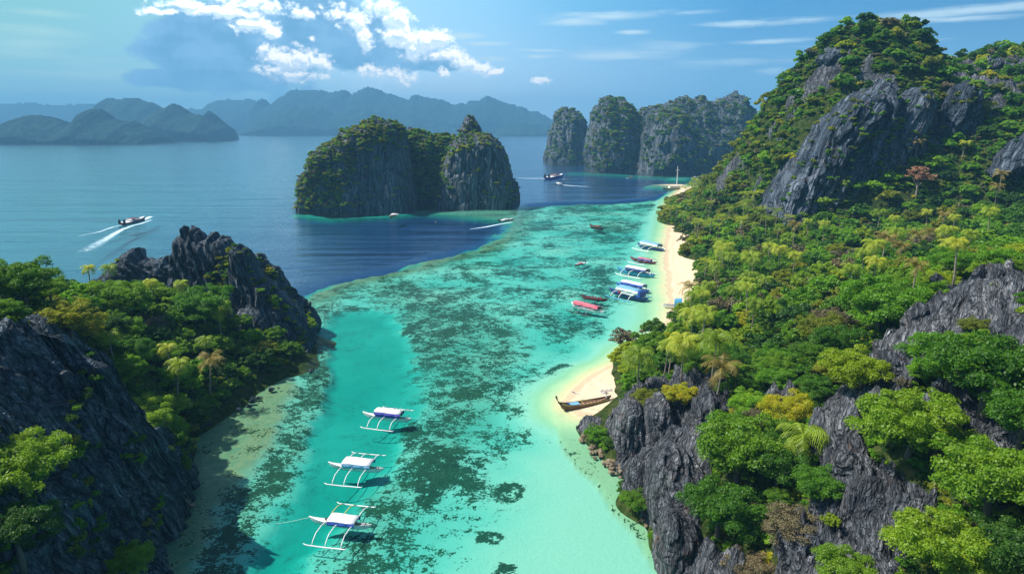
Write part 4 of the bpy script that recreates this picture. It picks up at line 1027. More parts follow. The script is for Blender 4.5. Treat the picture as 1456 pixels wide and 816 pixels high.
# ---- the forest: variable-radius dart throwing over both land masses
def scatter(T, n, rmin, rmax, ok, seed, pack=.72, power=1.6, occupied=()):
    r = np.random.default_rng(seed); out = []; cell = 8.0; H = {}
    def add(x, y, R):
        H.setdefault((int(x//cell), int(y//cell)), []).append((x, y, R)); 
    for s_ in occupied: add(*s_)
    xa, xb, ya, yb = T.xs[0], T.xs[-1], T.ys[0], T.ys[-1]
    # sample denser near the camera, as the view does
    yy = ya + (yb-ya)*r.uniform(0, 1, n)**1.35; xx = r.uniform(xa, xb, n)
    u = (rmin + (rmax-rmin)*r.uniform(0, 1, n)**power)
    o = np.argsort(-u*(1+0*yy))
    z = T.h(xx, yy); rk = T.samp(T.rock, xx, yy); px, py, w = PROJ(xx, yy, z)
    m = ok(xx, yy, z, rk, px, py)
    for i in o:
        if not m[i]: continue
        x, y, R = xx[i], yy[i], u[i]
        if not m[i]: continue
        ci, cj = int(x//cell), int(y//cell); bad = False
        for a in range(ci-1, ci+2):
            for b in range(cj-1, cj+2):
                for (X2, Y2, R2) in H.get((a, b), ()):
                    if (x-X2)**2+(y-Y2)**2 < ((R+R2)*pack)**2: bad = True; break
                if bad: break
            if bad: break
        if bad: continue
        add(x, y, R); out.append((x, y, float(z[i]), R, float(rk[i]), float(px[i]), float(py[i]), float(w[i])))
    return out
KEEPCLEAR = GP([(770,620),(770,520),(862,520),(878,552),(884,566),(876,600),(862,625)])
def okR(x, y, z, rk, px, py):
    sandd = sdf_poly(np.stack([x, y], -1), BEACH)
    return (sdf_poly(np.stack([x, y], -1), KEEPCLEAR) < -2.0) & (z > .6) & (rk < .45) & (px > 760) & (px < 1620) & (py < 980) & ~((z < 2.0) & (sandd > 0) & (T_veg(x, y) < 0))
VEGLINE = np.array([v[:2] for v in R_W[:10]])
def T_veg(x, y): # >0 on the land side of the vegetation line
    lx = np.interp(y, VEGLINE[:, 1], VEGLINE[:, 0]); return np.where((y > VEGLINE[0, 1]) & (y < VEGLINE[-1, 1]), x-lx, 1.0)
def okL(x, y, z, rk, px, py): return (z > .9) & (rk < .5) & (px > -160) & (py < 950)
occ = special_pts
FR = scatter(TR, 26000, 1.5, 6.4, okR, 5, .66, 1.5, occ)
FL = scatter(TL, 14000, 1.3, 5.2, okL, 6, .64, 1.5, occ)
# shrubs that root on the bare rock
SR = [s for s in scatter(TR, 5000, .6, 1.6, lambda x, y, z, rk, px, py: (z > 3) & (rk > .6) & (y < 200) & (px < 1500) & (py < 860) & (vnoise(x/7, y/7, seed=3) > .42), 8, .8, 1)]
print('forest', len(FR), len(FL), len(SR))
def visible(T, x, y, z, other):
    n = 40
    t = np.linspace(.25, .985, n)
    X, Y, Z = x*t, y*t, CAM_H + (z-CAM_H)*t
    for Q in (T, other):
        ins = Q.inside(X, Y)
        if (ins & (Q.h(X, Y) > Z+1.0)).any(): return False
    return True
def pickcol(x, y, z, R, px, py, left):
    n = vnoise(x/30, y/30, seed=91); r = random.random()
    if left:
        if r < .04: return 'brown'
        if r < .10 + .1*(n > .3): return 'olive'
        return 'bright' if r < .62 else ('green' if r < .92 else 'dark')
    if y < 230:
        if n > .15 and r < .34: return 'yellow'
        if r < .035: return 'brown'
        if r < .16: return 'olive'
        return 'green' if r < .55 else ('bright' if r < .9 else 'dark')
    if y > 420:  # hill and peak
        if r < .07: return 'brown'
        if r < .30: return 'olive'
        if px < 1100 and r < .8: return 'olive' if r < .6 else 'green'
        return 'green' if r < .75 else ('dark' if r < .93 else 'yellow')
    if r < .025: return 'brown'
    if r < .05: return 'yellow'
    if r < .15: return 'olive'
    return 'green' if r < .66 else ('bright' if r < .82 else 'dark')
CW = {'green': 'mid green', 'bright': 'bright green', 'dark': 'dark green', 'olive': 'olive green', 'yellow': 'yellow-green', 'brown': 'brown dried', 'pink': 'pinkish'}
def zone(x, y, px, left):
    if left:
        if y < 165: return 'on the hilltop behind the near left cliff'
        if y < 215: return 'in the wood on the water side of the left headland'
        return 'in the wood at the foot of the tall left crag'
    if y < 115: return 'among the rock ribs at the bottom right corner'
    if y < 165: return 'on the foreground slope behind the shore rocks'
    if y < 235: return 'on the green slope between the beach palms and the rock spur'
    if y < 330: return 'in the valley forest behind the rock spur'
    return 'in the forest at the foot of the high peak'
cand = []
for left, T, O, L in ((False, TR, TL, FR), (True, TL, TR, FL)):
    for (x, y, z, R, rk, px, py, w) in L:
        cand.append([R/w, left, T, O, x, y, z, R, px, py, w, pickcol(x, y, z, R, px, py, left)])
cand.sort(key=lambda c: -c[0])
nt = nsh = 0; rest = []
seen = {}
for c in cand:
    s, left, T, O, x, y, z, R, px, py, w, col = c
    isshrub = R < 2.2
    done = False
    if (nt < 262 if not isshrub else nsh < 150) and -20 < px < 1476 and 0 < py < 850 and col != 'pink' and visible(T, x, y, z+R, O):
        shp = ('round-crowned', 'bushy', 'flat-topped')[int(abs(x*7.3+y*3.1)) % 3]; v = ('round-crowned', 'bushy', 'flat-topped').index(shp)
        kindw = 'shrub' if isshrub else 'tree'
        if isshrub: nsh += 1; lab = f'{CW[col]} low bush {zone(x, y, px, left)}'
        else: nt += 1; lab = f'{CW[col]} {shp} tree {zone(x, y, px, left)}'
        grp = lab.replace('tree', 'trees').replace('bush', 'bushes') if True else None
        hs = R*(.15 if isshrub else RNG.uniform(.45, .9))
        make_tree((x, y, z-.3*R), R, col, v, 'near' if w < 190 else 'mid', hs, lab, grp, 'shrub' if isshrub else 'broadleaf_tree', 'shrub' if isshrub else 'tree', sz=RNG.uniform(.8, 1.1))
        done = True
    if not done: rest.append(c)
for (x, y, z, R, rk, px, py, w) in SR[:90]:
    col = random.choice(['olive', 'brown', 'yellow', 'green', 'brown']); 
    lab = f'small {CW[col]} tuft rooted in bare grey rock ' + ('by the shore' if px < 1060 else 'on the lower right ridge')
    make_tree((x, y, z-.1), R, col, 0, 'mid', .02, lab, lab.replace('tuft', 'tufts'), 'shrub', 'shrub')
print('individual trees', nt, 'shrubs', nsh, 'rest', len(rest))

# ---- everything further off is one mass of instanced crowns
def source(name, V, F, mats): return mesh_np(name, V, F, mats)
SRCC = {}
def collection_of(key, meshes):
    c = bpy.data.collections.new(key)
    for i, me in enumerate(meshes):
        o = bpy.data.objects.new(f'{key}_{chr(97+i)}', me); c.objects.link(o)
    return c
def joined(lod, col, v, stem=.55):
    """crown plus trunk in one mesh, unit radius"""
    V, F = crown_arrays(900+v*7+len(lod), 1.0, *[LODS[lod][0], LODS[lod][1], LODS[lod][2]], flat=(.72, .85, .62)[v], layered=(v == 2))
    if col in ('brown', 'pink'): F = F[::2]
    V = V + np.array([0, 0, stem])
    mb = MB(); mb.tube([(0, 0, -.3), (0, 0, .4), (.03, 0, .95)], [.08, .06, .03], 4)
    tv = np.array(mb.v); tf = np.array([f for f in mb.f if len(f) == 4])
    return mesh_np('tree_mass', np.vstack([V, tv]), np.vstack([F, tf+len(V)]), [MT['leaf_'+col], MT['bark']], None, False, np.r_[np.zeros(len(F)), np.ones(len(tf))])
def geo_scatter(name, P, scale, rotz, idx, coll, szs=None):
    me = bpy.data.meshes.new(name); me.vertices.add(len(P)); me.vertices.foreach_set('co', np.asarray(P, np.float32).ravel())
    a = me.attributes.new('sc', 'FLOAT_VECTOR', 'POINT'); s = np.asarray(scale)[:, None]*np.ones((1, 3)); 
    if szs is not None: s[:, 2] *= szs
    a.data.foreach_set('vector', s.astype(np.float32).ravel())
    a = me.attributes.new('rt', 'FLOAT_VECTOR', 'POINT'); r = np.zeros((len(P), 3)); r[:, 2] = rotz; a.data.foreach_set('vector', r.astype(np.float32).ravel())
    a = me.attributes.new('ix', 'INT', 'POINT'); a.data.foreach_set('value', np.asarray(idx, np.int32))
    o = link(name, me); md = o.modifiers.new('scatter', 'NODES')
    ng = bpy.data.node_groups.new(name+'_nodes', 'GeometryNodeTree'); md.node_group = ng
    ng.interface.new_socket('Geometry', in_out='INPUT', socket_type='NodeSocketGeometry'); ng.interface.new_socket('Geometry', in_out='OUTPUT', socket_type='NodeSocketGeometry')
    gi = ng.nodes.new('NodeGroupInput'); go = ng.nodes.new('NodeGroupOutput'); ip = ng.nodes.new('GeometryNodeInstanceOnPoints'); ci = ng.nodes.new('GeometryNodeCollectionInfo')
    ci.inputs['Collection'].default_value = coll; ci.inputs['Separate Children'].default_value = True; ci.inputs['Reset Children'].default_value = True
    def na(n, ty):
        nd = ng.nodes.new('GeometryNodeInputNamedAttribute'); nd.data_type = ty; nd.inputs['Name'].default_value = n; return nd.outputs['Attribute']
    ng.links.new(gi.outputs[0], ip.inputs['Points']); ng.links.new(ci.outputs[0], ip.inputs['Instance']); ip.inputs['Pick Instance'].default_value = True
    ng.links.new(na('ix', 'INT'), ip.inputs['Instance Index']); ng.links.new(na('rt', 'FLOAT_VECTOR'), ip.inputs['Rotation']); ng.links.new(na('sc', 'FLOAT_VECTOR'), ip.inputs['Scale'])
    ng.links.new(ip.outputs[0], go.inputs[0])
    return tag(o, kind='stuff')
FC = ['green', 'bright', 'dark', 'olive', 'yellow', 'brown']
midc = collection_of('forest_mid', [joined('mid', c, v) for c in FC for v in range(3)])
farc = collection_of('forest_far', [joined('far', c, v) for c in FC for v in range(3)])
def mass(name, L, coll):
    P = [(c[4], c[5], c[6]-.35*c[7]) for c in L]; sc = [c[7] for c in L]
    ix = [FC.index(c[11] if c[11] in FC else 'brown')*3 + random.randrange(3) for c in L]
    return geo_scatter(name, P, sc, RNG.uniform(0, 6.28, len(L)), ix, coll, RNG.uniform(.75, 1.15, len(L)))
mass('valley_forest', [c for c in rest if c[10] < 400 and not c[1]], midc)
mass('peak_forest', [c for c in rest if c[10] >= 400 and not c[1]], farc)
mass('headland_forest', [c for c in rest if c[1]], midc)

# ---- undergrowth closes the gaps between the trees
def undergrowth(name, T, ok, n, rlo, rhi, seed, coll):
    r = np.random.default_rng(seed); xa, xb, ya, yb = T.xs[0], T.xs[-1], T.ys[0], T.ys[-1]
    yy = ya+(yb-ya)*r.uniform(0, 1, n)**1.5; xx = r.uniform(xa, xb, n); z = T.h(xx, yy); rk = T.samp(T.rock, xx, yy); px, py, w = PROJ(xx, yy, z)
    m = ok(xx, yy, z, rk, px, py) & (rk < .4); xx, yy, z, w = xx[m], yy[m], z[m], w[m]
    R = r.uniform(rlo, rhi, len(xx))*np.interp(w, [90, 250, 550], [.75, 1.15, 1.9])
    nn = vnoise(xx/25, yy/25, seed=14)
    ix = np.array([FC.index(q) for q in r.choice(['green', 'dark', 'olive', 'bright', 'yellow', 'brown'], len(xx), p=[.40, .20, .17, .15, .05, .03])])*3 + r.integers(0, 3, len(xx))
    print(name, len(xx)); geo_scatter(name, np.stack([xx, yy, z-R*.75], -1), R, r.uniform(0, 6.28, len(xx)), ix, coll, r.uniform(.6, 1.1, len(xx)))
undergrowth('undergrowth', TR, okR, 60000, .9, 2.1, 31, farc)
undergrowth('headland_undergrowth', TL, okL, 26000, .9, 2.0, 32, farc)

# ---- palms of the grove behind the beach
gr = [c for c in FR if c[1] > 240 and c[5] < 1120 and c[2] < 26]
random.shuffle(gr); n = 0
for (x, y, z, R, rk, px, py, w) in gr:
    if n >= 70: break
    if not visible(TR, x, y, z+10, TL): continue
    lab = 'slender palm in the coconut grove along the back of the far beach'
    make_palm((x, y, z), R*.9+9.0, 4.3+.25*R, 'green' if w < 330 else 'far', lab, 'palms in the grove behind the beach'); n += 1
gr2 = [c for c in FR if 190 < c[1] < 420 and c[5] >= 1120 and c[5] < 1440]; random.shuffle(gr2); n = 0
for (x, y, z, R, rk, px, py, w) in gr2:
    if n >= 26: break
    if not visible(TR, x, y, z+10, TL): continue
    make_palm((x, y, z), R+9.5, 4.6+.2*R, 'green' if n % 3 else 'dry', 'palm crown rising above the valley forest below the high peak', 'palms scattered through the valley forest'); n += 1

gr3 = [c for c in FR if 185 < c[1] < 250 and 925 < c[5] < 1090]; random.shuffle(gr3); n = 0
for (x, y, z, R, rk, px, py, w) in gr3:
    if n >= 12: break
    make_palm((x, y, z), R+9, 4.8, 'green', 'palm crown standing over the trees between the two beaches', 'palms between the two beaches'); n += 1
gr4 = [c for c in FL if c[1] < 235 and c[5] > 120]; random.shuffle(gr4)
for (x, y, z, R, rk, px, py, w) in gr4[:7]:
    make_palm((x, y, z), R+7, 4.0, 'green', 'green palm rising from the wood of the left headland', 'palms in the left headland wood')

# ---- cover on the limestone islands and crags
def cover(name, fronts, dens, rfun, mask, cols, coll, seed, base=0.0):
    r = np.random.default_rng(seed); P = []; S_ = []; I = []
    for fi, (V, N, SD) in enumerate(fronts):
        nz = N[:, 2]; nn = fbm(V[:, 0]/14, V[:, 2]/14, V[:, 1]/14, seed=seed, oct=4)
        px, py, w = PROJ(V[:, 0], V[:, 1], V[:, 2])
        m = mask(fi, V, N, SD, nn, px, py)
        k = r.uniform(0, 1, len(V)) < np.clip(m, 0, 1)*dens
        Q = V[k]; Rr = rfun(len(Q), r); P.append(Q + N[k]*(Rr*.1)[:, None] - np.array([0, 0, 1])*(Rr*.75)[:, None]); S_.append(Rr)
        cc = r.choice(len(cols), len(Q), p=np.array([c[1] for c in cols])/sum(c[1] for c in cols))
        I.append(np.array([FC.index(cols[q][0]) for q in cc])*3 + r.integers(0, 3, len(Q)))
    P = np.vstack(P); print(name, len(P))
    return geo_scatter(name, P, np.concatenate(S_), r.uniform(0, 6.28, len(P)), np.concatenate(I), coll, r.uniform(.6, 1.0, len(P)))
def mask_isl(fi, V, N, SD, nn, px, py):
    if fi == 0: return np.clip(sst((500-px)/26. + nn*.9 + (py < 230)*.2, 0, 1) + sst((212-py)/16. + nn*.8, .2, 1) + .8*sst(N[:, 2], .3, .6) + .015, 0, 1)
    if fi == 1: return np.ones(len(V))*.95
    if fi == 2: return np.clip(sst((650-(py-190)*.27-px)/9. + nn*.8, -.3, .6) + sst((206-py)/12. + nn*.7, .2, 1) + .7*sst(N[:, 2], .3, .6) + .015, 0, 1)
    return np.ones(len(V))*.9
cover('island_shrubs', isl[0][1], .17, lambda n, r: r.uniform(1.3, 3.6, n), lambda fi, *a: mask_isl(fi, *a)*(0 if fi == 1 else .35 if fi == 3 else 1), [('olive', 6), ('green', 4), ('yellow', 2.6), ('brown', 1.6), ('bright', 2)], farc, 3)
cover('island_saddle_trees', isl[0][1][1:2], .2, lambda n, r: r.uniform(2, 5, n), lambda fi, V, N, SD, nn, px, py: np.ones(len(V)), [('olive', 3), ('green', 4), ('yellow', 2), ('bright', 5)], farc, 4)
cover('ridge_shrubs', isl[1][1], .26, lambda n, r: r.uniform(2.4, 5.5, n), lambda fi, V, N, SD, nn, px, py: np.clip(sst(nn*1.2 + N[:, 2]*1.1 + .7*(V[:, 2] > 90), .15, .7)+.05+(fi == 3)*.9, 0, 1), [('olive', 5), ('green', 5), ('brown', 1.6), ('dark', 5), ('yellow', .7)], farc, 5)
cover('peak_shrubs', isl[2][1], .06, lambda n, r: r.uniform(.9, 2.6, n), lambda fi, V, N, SD, nn, px, py: sst(nn + N[:, 2]*1.0, .35, .7)+.02, [('olive', 4), ('green', 4), ('bright', 2), ('yellow', 1)], farc, 7)
def mask_head(fi, V, N, SD, nn, px, py):
    if fi == 1: return sst(nn*.6 + (3.2-SD)/2., .3, 1.0)*1.0 + .003
    if fi == 2: return sst(SD, 4.5, .5)*1.0
    if fi == 3: return sst(nn, .45, .6)*.3
    return sst(nn + N[:, 2]*.8, .95, 1.1)*.6
cover('headland_shrubs', isl[3][1], .09, lambda n, r: r.uniform(.6, 1.7, n), mask_head, [('olive', 3), ('green', 4), ('yellow', 2)], midc, 9)
wk = RNG.uniform(0, 1, WP.shape[:2]); mk = (fbm(WP[..., 0]/7, WP[..., 1]/7, WP[..., 2]/7, seed=77, oct=3) > .42) & (wk < .03) & (WP[..., 2] > 3)
Q = WP[mk]; print('wall', len(Q))
geo_scatter('cliff_shrubs', Q-np.array([0, 0, .6]), RNG.uniform(.5, 1.4, len(Q)), RNG.uniform(0, 6, len(Q)), RNG.choice([0, 1, 6, 7, 9], len(Q)), midc)
# ================================================================== BOATS AND SHORE THINGS
white = paint('white_paint', (.82, .82, .80)); cream = paint('cream_paint', (.72, .66, .52)); blue = paint('blue_tarp', (.03, .09, .42), .6)
lblue = paint('pale_blue', (.16, .38, .62), .6); violet = paint('violet_tarp', (.10, .08, .48), .6); red = paint('red_paint', (.42, .03, .05)); pinkm = paint('red_canvas', (.62, .14, .19), .7)
wood = paint('worn_wood', (.19, .10, .06), .8, .3); darkw = paint('dark_wood', (.035, .025, .022), .7, .2); tan = paint('tan_wood', (.40, .28, .16), .8, .3)
grey = paint('grey_metal', (.30, .31, .32), .5); black = paint('black_rubber', (.02, .02, .022), .8); yellow = paint('yellow_bamboo', (.62, .56, .16), .6); navy = paint('navy_paint', (.02, .05, .20)); orange = paint('orange_paint', (.70, .25, .05))
brownred = paint('maroon_paint', (.16, .03, .04)); thatch = paint('thatch', (.24, .20, .15), .95, .4); turq = paint('turquoise_cover', (.05, .30, .50), .6)
MT['glass'] = paint('dark_window', (.02, .03, .04), .1, .02, .6)
def hull_mb(L, B, fb, draft, rise_b, rise_s, deck=.10, full=2.4, nose=.0, m_in=1):
    mb = MB(); R = []; D = []
    n = 19
    for i in range(n):
        t = -1+2*i/(n-1); x = t*L/2
        b = B/2*max(0.02, (1-abs(t+nose)**full) if abs(t+nose) < 1 else 0.02)
        r = rise_b*max(0, t)**3.2 + rise_s*max(0, -t)**3.2
        sh = fb + r; ke = -draft + (draft+fb*.8+r)*abs(t)**7
        R.append([(x, b, sh), (x, b*.93, sh*.4+ke*.6), (x, b*.55, ke+.12*(sh-ke)), (x, 0, ke), (x, -b*.55, ke+.12*(sh-ke)), (x, -b*.93, sh*.4+ke*.6), (x, -b, sh)])
        D.append([(x, b*.96, sh-deck*(1-abs(t)**4)), (x, -b*.96, sh-deck*(1-abs(t)**4))])
    mb.rings(R, 0)
    mb.rings(D, m_in, caps=False)
    # rail
    for s_ in (0, 6):
        mb.tube([(p[s_][0], p[s_][1], p[s_][2]+.01) for p in R], B*.022+.015, 5, 0)
    return mb
def place(root, bow, stern, z=0.0):
    a = np.array(G(*bow, z)); b = np.array(G(*stern, z)); c = (a+b)/2
    root.location = (c[0], c[1], z); root.rotation_euler = (0, 0, math.atan2(a[1]-b[1], a[0]-b[0]))
    return float(np.linalg.norm(a-b))
def length(bow, stern): return float(np.linalg.norm(np.array(G(*bow))-np.array(G(*stern))))
def bangka(bow, stern, label, group='outrigger boats moored in the lagoon', span=1.0, roofm=None, awnm=None, hullm=None, armm=None, floatm=None, roof=(-.30, .20), roofw=.20, roofh=.16, fancy=False, tilt=0, armcols=None, arms=True, name='outrigger_boat'):
    L = length(bow, stern); t = empty(name); place(t, bow, stern); tag(t, label, 'boat', group)
    roofm = roofm or white; hullm = hullm or white; armm = armm or white; floatm = floatm or white; awnm = awnm or blue
    B = .115*L
    h = hull_mb(L, B, .055*L, .03*L, .045*L, .02*L, .02*L, 2.2, .0).build('hull', [hullm, tan], t, True)
    mb = MB(); R = []
    for i in range(7):   # closed white foredeck tapering to the bow
        u = i/6; x = L*(.18+.31*u); b = B*.5*(1-(x/(L/2))**2.2)+.02; r = .045*L*(2*x/L)**3.2
        R.append([(x, b*1.02, .055*L+r+.01), (x, 0, .055*L+r+.012*L+.01), (x, -b*1.02, .055*L+r+.01)])
    mb.rings(R, 0, caps=False); mb.build('foredeck', [hullm], t, True)
    x0, x1 = roof[0]*L, roof[1]*L; rw = roofw*L; z1 = roofh*L
    mb = MB(); R = []
    for i in range(5):
        x = x0+(x1-x0)*i/4; sag = -.006*L*math.sin(i*math.pi/4*2)
        R.append([(x, rw/2*math.cos(a), z1+sag+.025*L*math.sin(a)) for a in np.linspace(0, math.pi, 7)] + [(x, rw/2*math.cos(a)*.97, z1+sag-.012*L+.025*L*math.sin(a)) for a in np.linspace(math.pi, 0, 7)])
    mb.rings(R, 0, True); mb.build('canopy', [roofm], t, True)
    for i in range(4):
        x = x0+(x1-x0)*(.04+.92*i/3)
        for s_ in (-1, 1):
            mb = MB(); mb.tube([(x, s_*B*.45, .05*L), (x, s_*rw*.46, z1+.002*L)], .0045*L, 5); mb.build('canopy_post', [armm], t)
    if awnm:
        for s_ in (-1, 1):
            mb = MB(); n = 9; R = []
            for i in range(n):
                x = x0+(x1-x0)*i/(n-1); w = .006*L*math.sin(i*2.2)
                R.append([(x, s_*(rw*.50), z1-.004*L), (x, s_*(rw*.50+w+.012*L), z1-.035*L), (x, s_*(rw*.47+w), z1-.07*L)])
            mb.rings(R, 0, caps=False)
            o = mb.build('side_awning', [awnm], t); md = o.modifiers.new('thickness', 'SOLIDIFY'); md.thickness = .01
    mb = MB()   # benches and engine box under the canopy
    for i in range(4): mb.box((x0+(x1-x0)*(.15+.22*i), 0, .06*L), (.03*L, B*.7, .02*L))
    mb.build('bench', [tan], t)
    mb = MB(); mb.box((-.37*L, 0, .062*L), (.07*L, B*.5, .03*L), taper=.85); mb.tube([(-.40*L, 0, .06*L), (-.40*L, 0, .10*L)], .006*L, 6); mb.build('engine_box', [grey], t)
    if arms:
        Wd = L*span/2; k = 0
        for i, fx in enumerate((-.24, .0, .2)):
            for s_ in (-1, 1):
                mb = MB(); x = fx*L
                mb.tube([(x, s_*B*.2, .075*L), (x+.005*L, s_*Wd*.35, .098*L), (x+.01*L, s_*Wd*.65, .085*L), (x-.005*L, s_*Wd*.88, .05*L), (x-.015*L, s_*Wd, .008*L)], [.008*L, .0085*L, .008*L, .007*L, .006*L], 6)
                am = armm if not armcols or s_ > 0 else armcols[i]
                mb.build('outrigger_arm', [am], t, True)
        for s_ in (-1, 1):
            mb = MB(); mb.tube([(-.34*L, s_*Wd, .02*L), (-.31*L, s_*Wd, .006*L), (0, s_*Wd, .002*L), (.27*L, s_*Wd, .008*L), (.315*L, s_*Wd, .03*L)], [.004*L, .0095*L, .011*L, .0095*L, .004*L], 8); mb.build('outrigger_float', [floatm], t, True)
    if fancy:
        mb = MB(); c = (.215*L, 0, .088*L); pts = [(c[0]+math.cos(a)*.022*L, c[1]+math.sin(a)*.022*L, c[2]) for a in np.linspace(0, 2*math.pi, 15)]
        mb.tube(pts, .009*L, 6); mb.build('life_ring', [black], t, True)
    return t, L
b1, L1 = bangka((440,742), (529,752), 'nearest white outrigger boat with blue side strip and yellow front arms', span=1.12, fancy=True, roof=(-.27, .16), roofw=.24, roofh=.125, armcols=[white, yellow, yellow])
b2, L2 = bangka((467,664), (546,671), 'middle moored outrigger boat with plain white canopy over turquoise water', span=1.12, awnm=lblue, fancy=True, roofw=.26)
b3, L3 = bangka((516,592), (586,600), 'outrigger boat with violet-blue sides and white roof, farthest of the three', span=.95, awnm=violet, roof=(-.30, .22), roofh=.17)
for o in [b3]:
    mb = MB(); mb.box((-.03*L3, -.082*L3, .115*L3), (.48*L3, .004*L3, .10*L3)); mb.box((-.03*L3, .082*L3, .115*L3), (.48*L3, .004*L3, .10*L3)); mb.build('side_curtain', [violet], b3)
    mb = MB(); mb.tube([(-.30*L3, .05*L3, .05*L3), (-.30*L3, .05*L3, .30*L3)], .004*L3, 5); mb.build('mast', [cream], b3)
# faint lettering on the roof of the nearest boat
fc = bpy.data.curves.new('lettering', 'FONT'); fc.body = 'BALT'; fc.size = .065*L1; fc.extrude = .004; fc.align_x = 'CENTER'
fo = bpy.data.objects.new('lettering', fc); dg = bpy.context.evaluated_depsgraph_get()
me = bpy.data.meshes.new_from_object(fo.evaluated_get(dg)) if False else bpy.data.meshes.new_from_object(fo); bpy.data.objects.remove(fo)
me.materials.clear(); me.materials.append(lblue); lo = link('lettering', me, b1); lo.location = (.04*L1, -.02*L1, .125*L1+.027*L1); lo.rotation_euler = (0, 0, math.pi)
# boats by the beach
FG = 'outrigger boats moored off the beach'
bangka((906,350), (944,358), 'blue and white outrigger boat farthest up the beach', FG, .7, roofm=lblue, awnm=white, roof=(-.35, .30), hullm=navy, roofw=.18, roofh=.16)
bangka((896,369), (934,376), 'low red-decked outrigger boat without canopy walls between two white-roofed ones', FG, .7, roofm=pinkm, awnm=None, roof=(-.30, .18), roofw=.07, roofh=.10, hullm=brownred, armm=grey)
bangka((877,385), (932,395), 'long dark-hulled outrigger boat with pale pinkish white roof', FG, .6, roofm=white, awnm=navy, roof=(-.30, .22), hullm=turq, roofw=.17, roofh=.14)
bangka((876,407), (924,417), 'white-roofed outrigger boat moored behind the blue one', FG, .55, roofm=white, awnm=blue, roof=(-.35, .30), hullm=blue, roofw=.18, roofh=.17)
bb, Lb = bangka((866,415), (922,429), 'big blue outrigger boat with white and red panelled side, in front of its pair', FG, .6, roofm=lblue, awnm=white, roof=(-.32, .22), hullm=navy, roofw=.20, roofh=.17, floatm=turq)
mb = MB(); mb.box((-.02*Lb, .09*Lb, .10*Lb), (.38*Lb, .006*Lb, .07*Lb)); mb.box((-.02*Lb, -.09*Lb, .10*Lb), (.38*Lb, .006*Lb, .07*Lb)); mb.build('side_panel', [white], bb)
mb = MB(); mb.box((.14*Lb, .096*Lb, .10*Lb), (.06*Lb, .006*Lb, .07*Lb)); mb.box((.14*Lb, -.096*Lb, .10*Lb), (.06*Lb, .006*Lb, .07*Lb)); mb.build('red_panel', [red], bb)
mb = MB(); mb.box((-.31*Lb, 0, .12*Lb), (.10*Lb, .19*Lb, .11*Lb)); mb.build('cabin', [blue], bb)
bangka((812,435), (860,447), 'outrigger boat with long red roof, nearest of those off the beach', FG, .75, roofm=pinkm, awnm=pinkm, roof=(-.34, .38), hullm=white, roofw=.12, roofh=.13, armm=grey, floatm=darkw)
def canoe(bow, stern, label, mat, group=None, B=.13, rise=.10, fb=.07, extras=None, name='canoe', z=0.0, cat='boat'):
    L = length(bow, stern); t = empty(name); place(t, bow, stern, z); tag(t, label, cat, group)
    hull_mb(L, B*L, fb*L, .03*L, rise*L, rise*.6*L, .045*L, 2.4).build('hull', [mat, wood], t, True)
    mb = MB()
    for x in (-.28, -.08, .12, .3): mb.box((x*L, 0, fb*L*.85), (.03*L, B*L*.8, .012*L))
    mb.build('thwart', [tan], t); return t, L
t, L = canoe((826,424), (864,429), 'dark red open boat just behind the long red roof', brownred, None, .12, .10, .06, name='wooden_boat')
mb = MB(); 
for i in range(6): mb.box(((-.25+.1*i)*L, 0, .10*L), (.04*L, .07*L, .05*L), taper=.6)
mb.build('seat', [red], t)
t, L = canoe((838,323), (858,328), 'small dark wooden boat alone on the far reef flat', darkw, None, .16, .08, .07, name='wooden_boat')
mb = MB(); mb.box((-.1*L, 0, .12*L), (.3*L, .12*L, .03*L)); mb.build('canopy', [wood], t)
for bow, stern, lab in (((266,602),(252,618),'red canoe pulled up in the shade nearest the left cliff'), ((310,570),(294,581),'dark red canoe in the middle of the shaded left shore'), ((352,547),(340,554),'small red canoe farthest along the shaded left shore')):
    canoe(bow, stern, lab, red, 'red canoes drawn up on the shaded left shore', .16, .28, .09, z=.1)
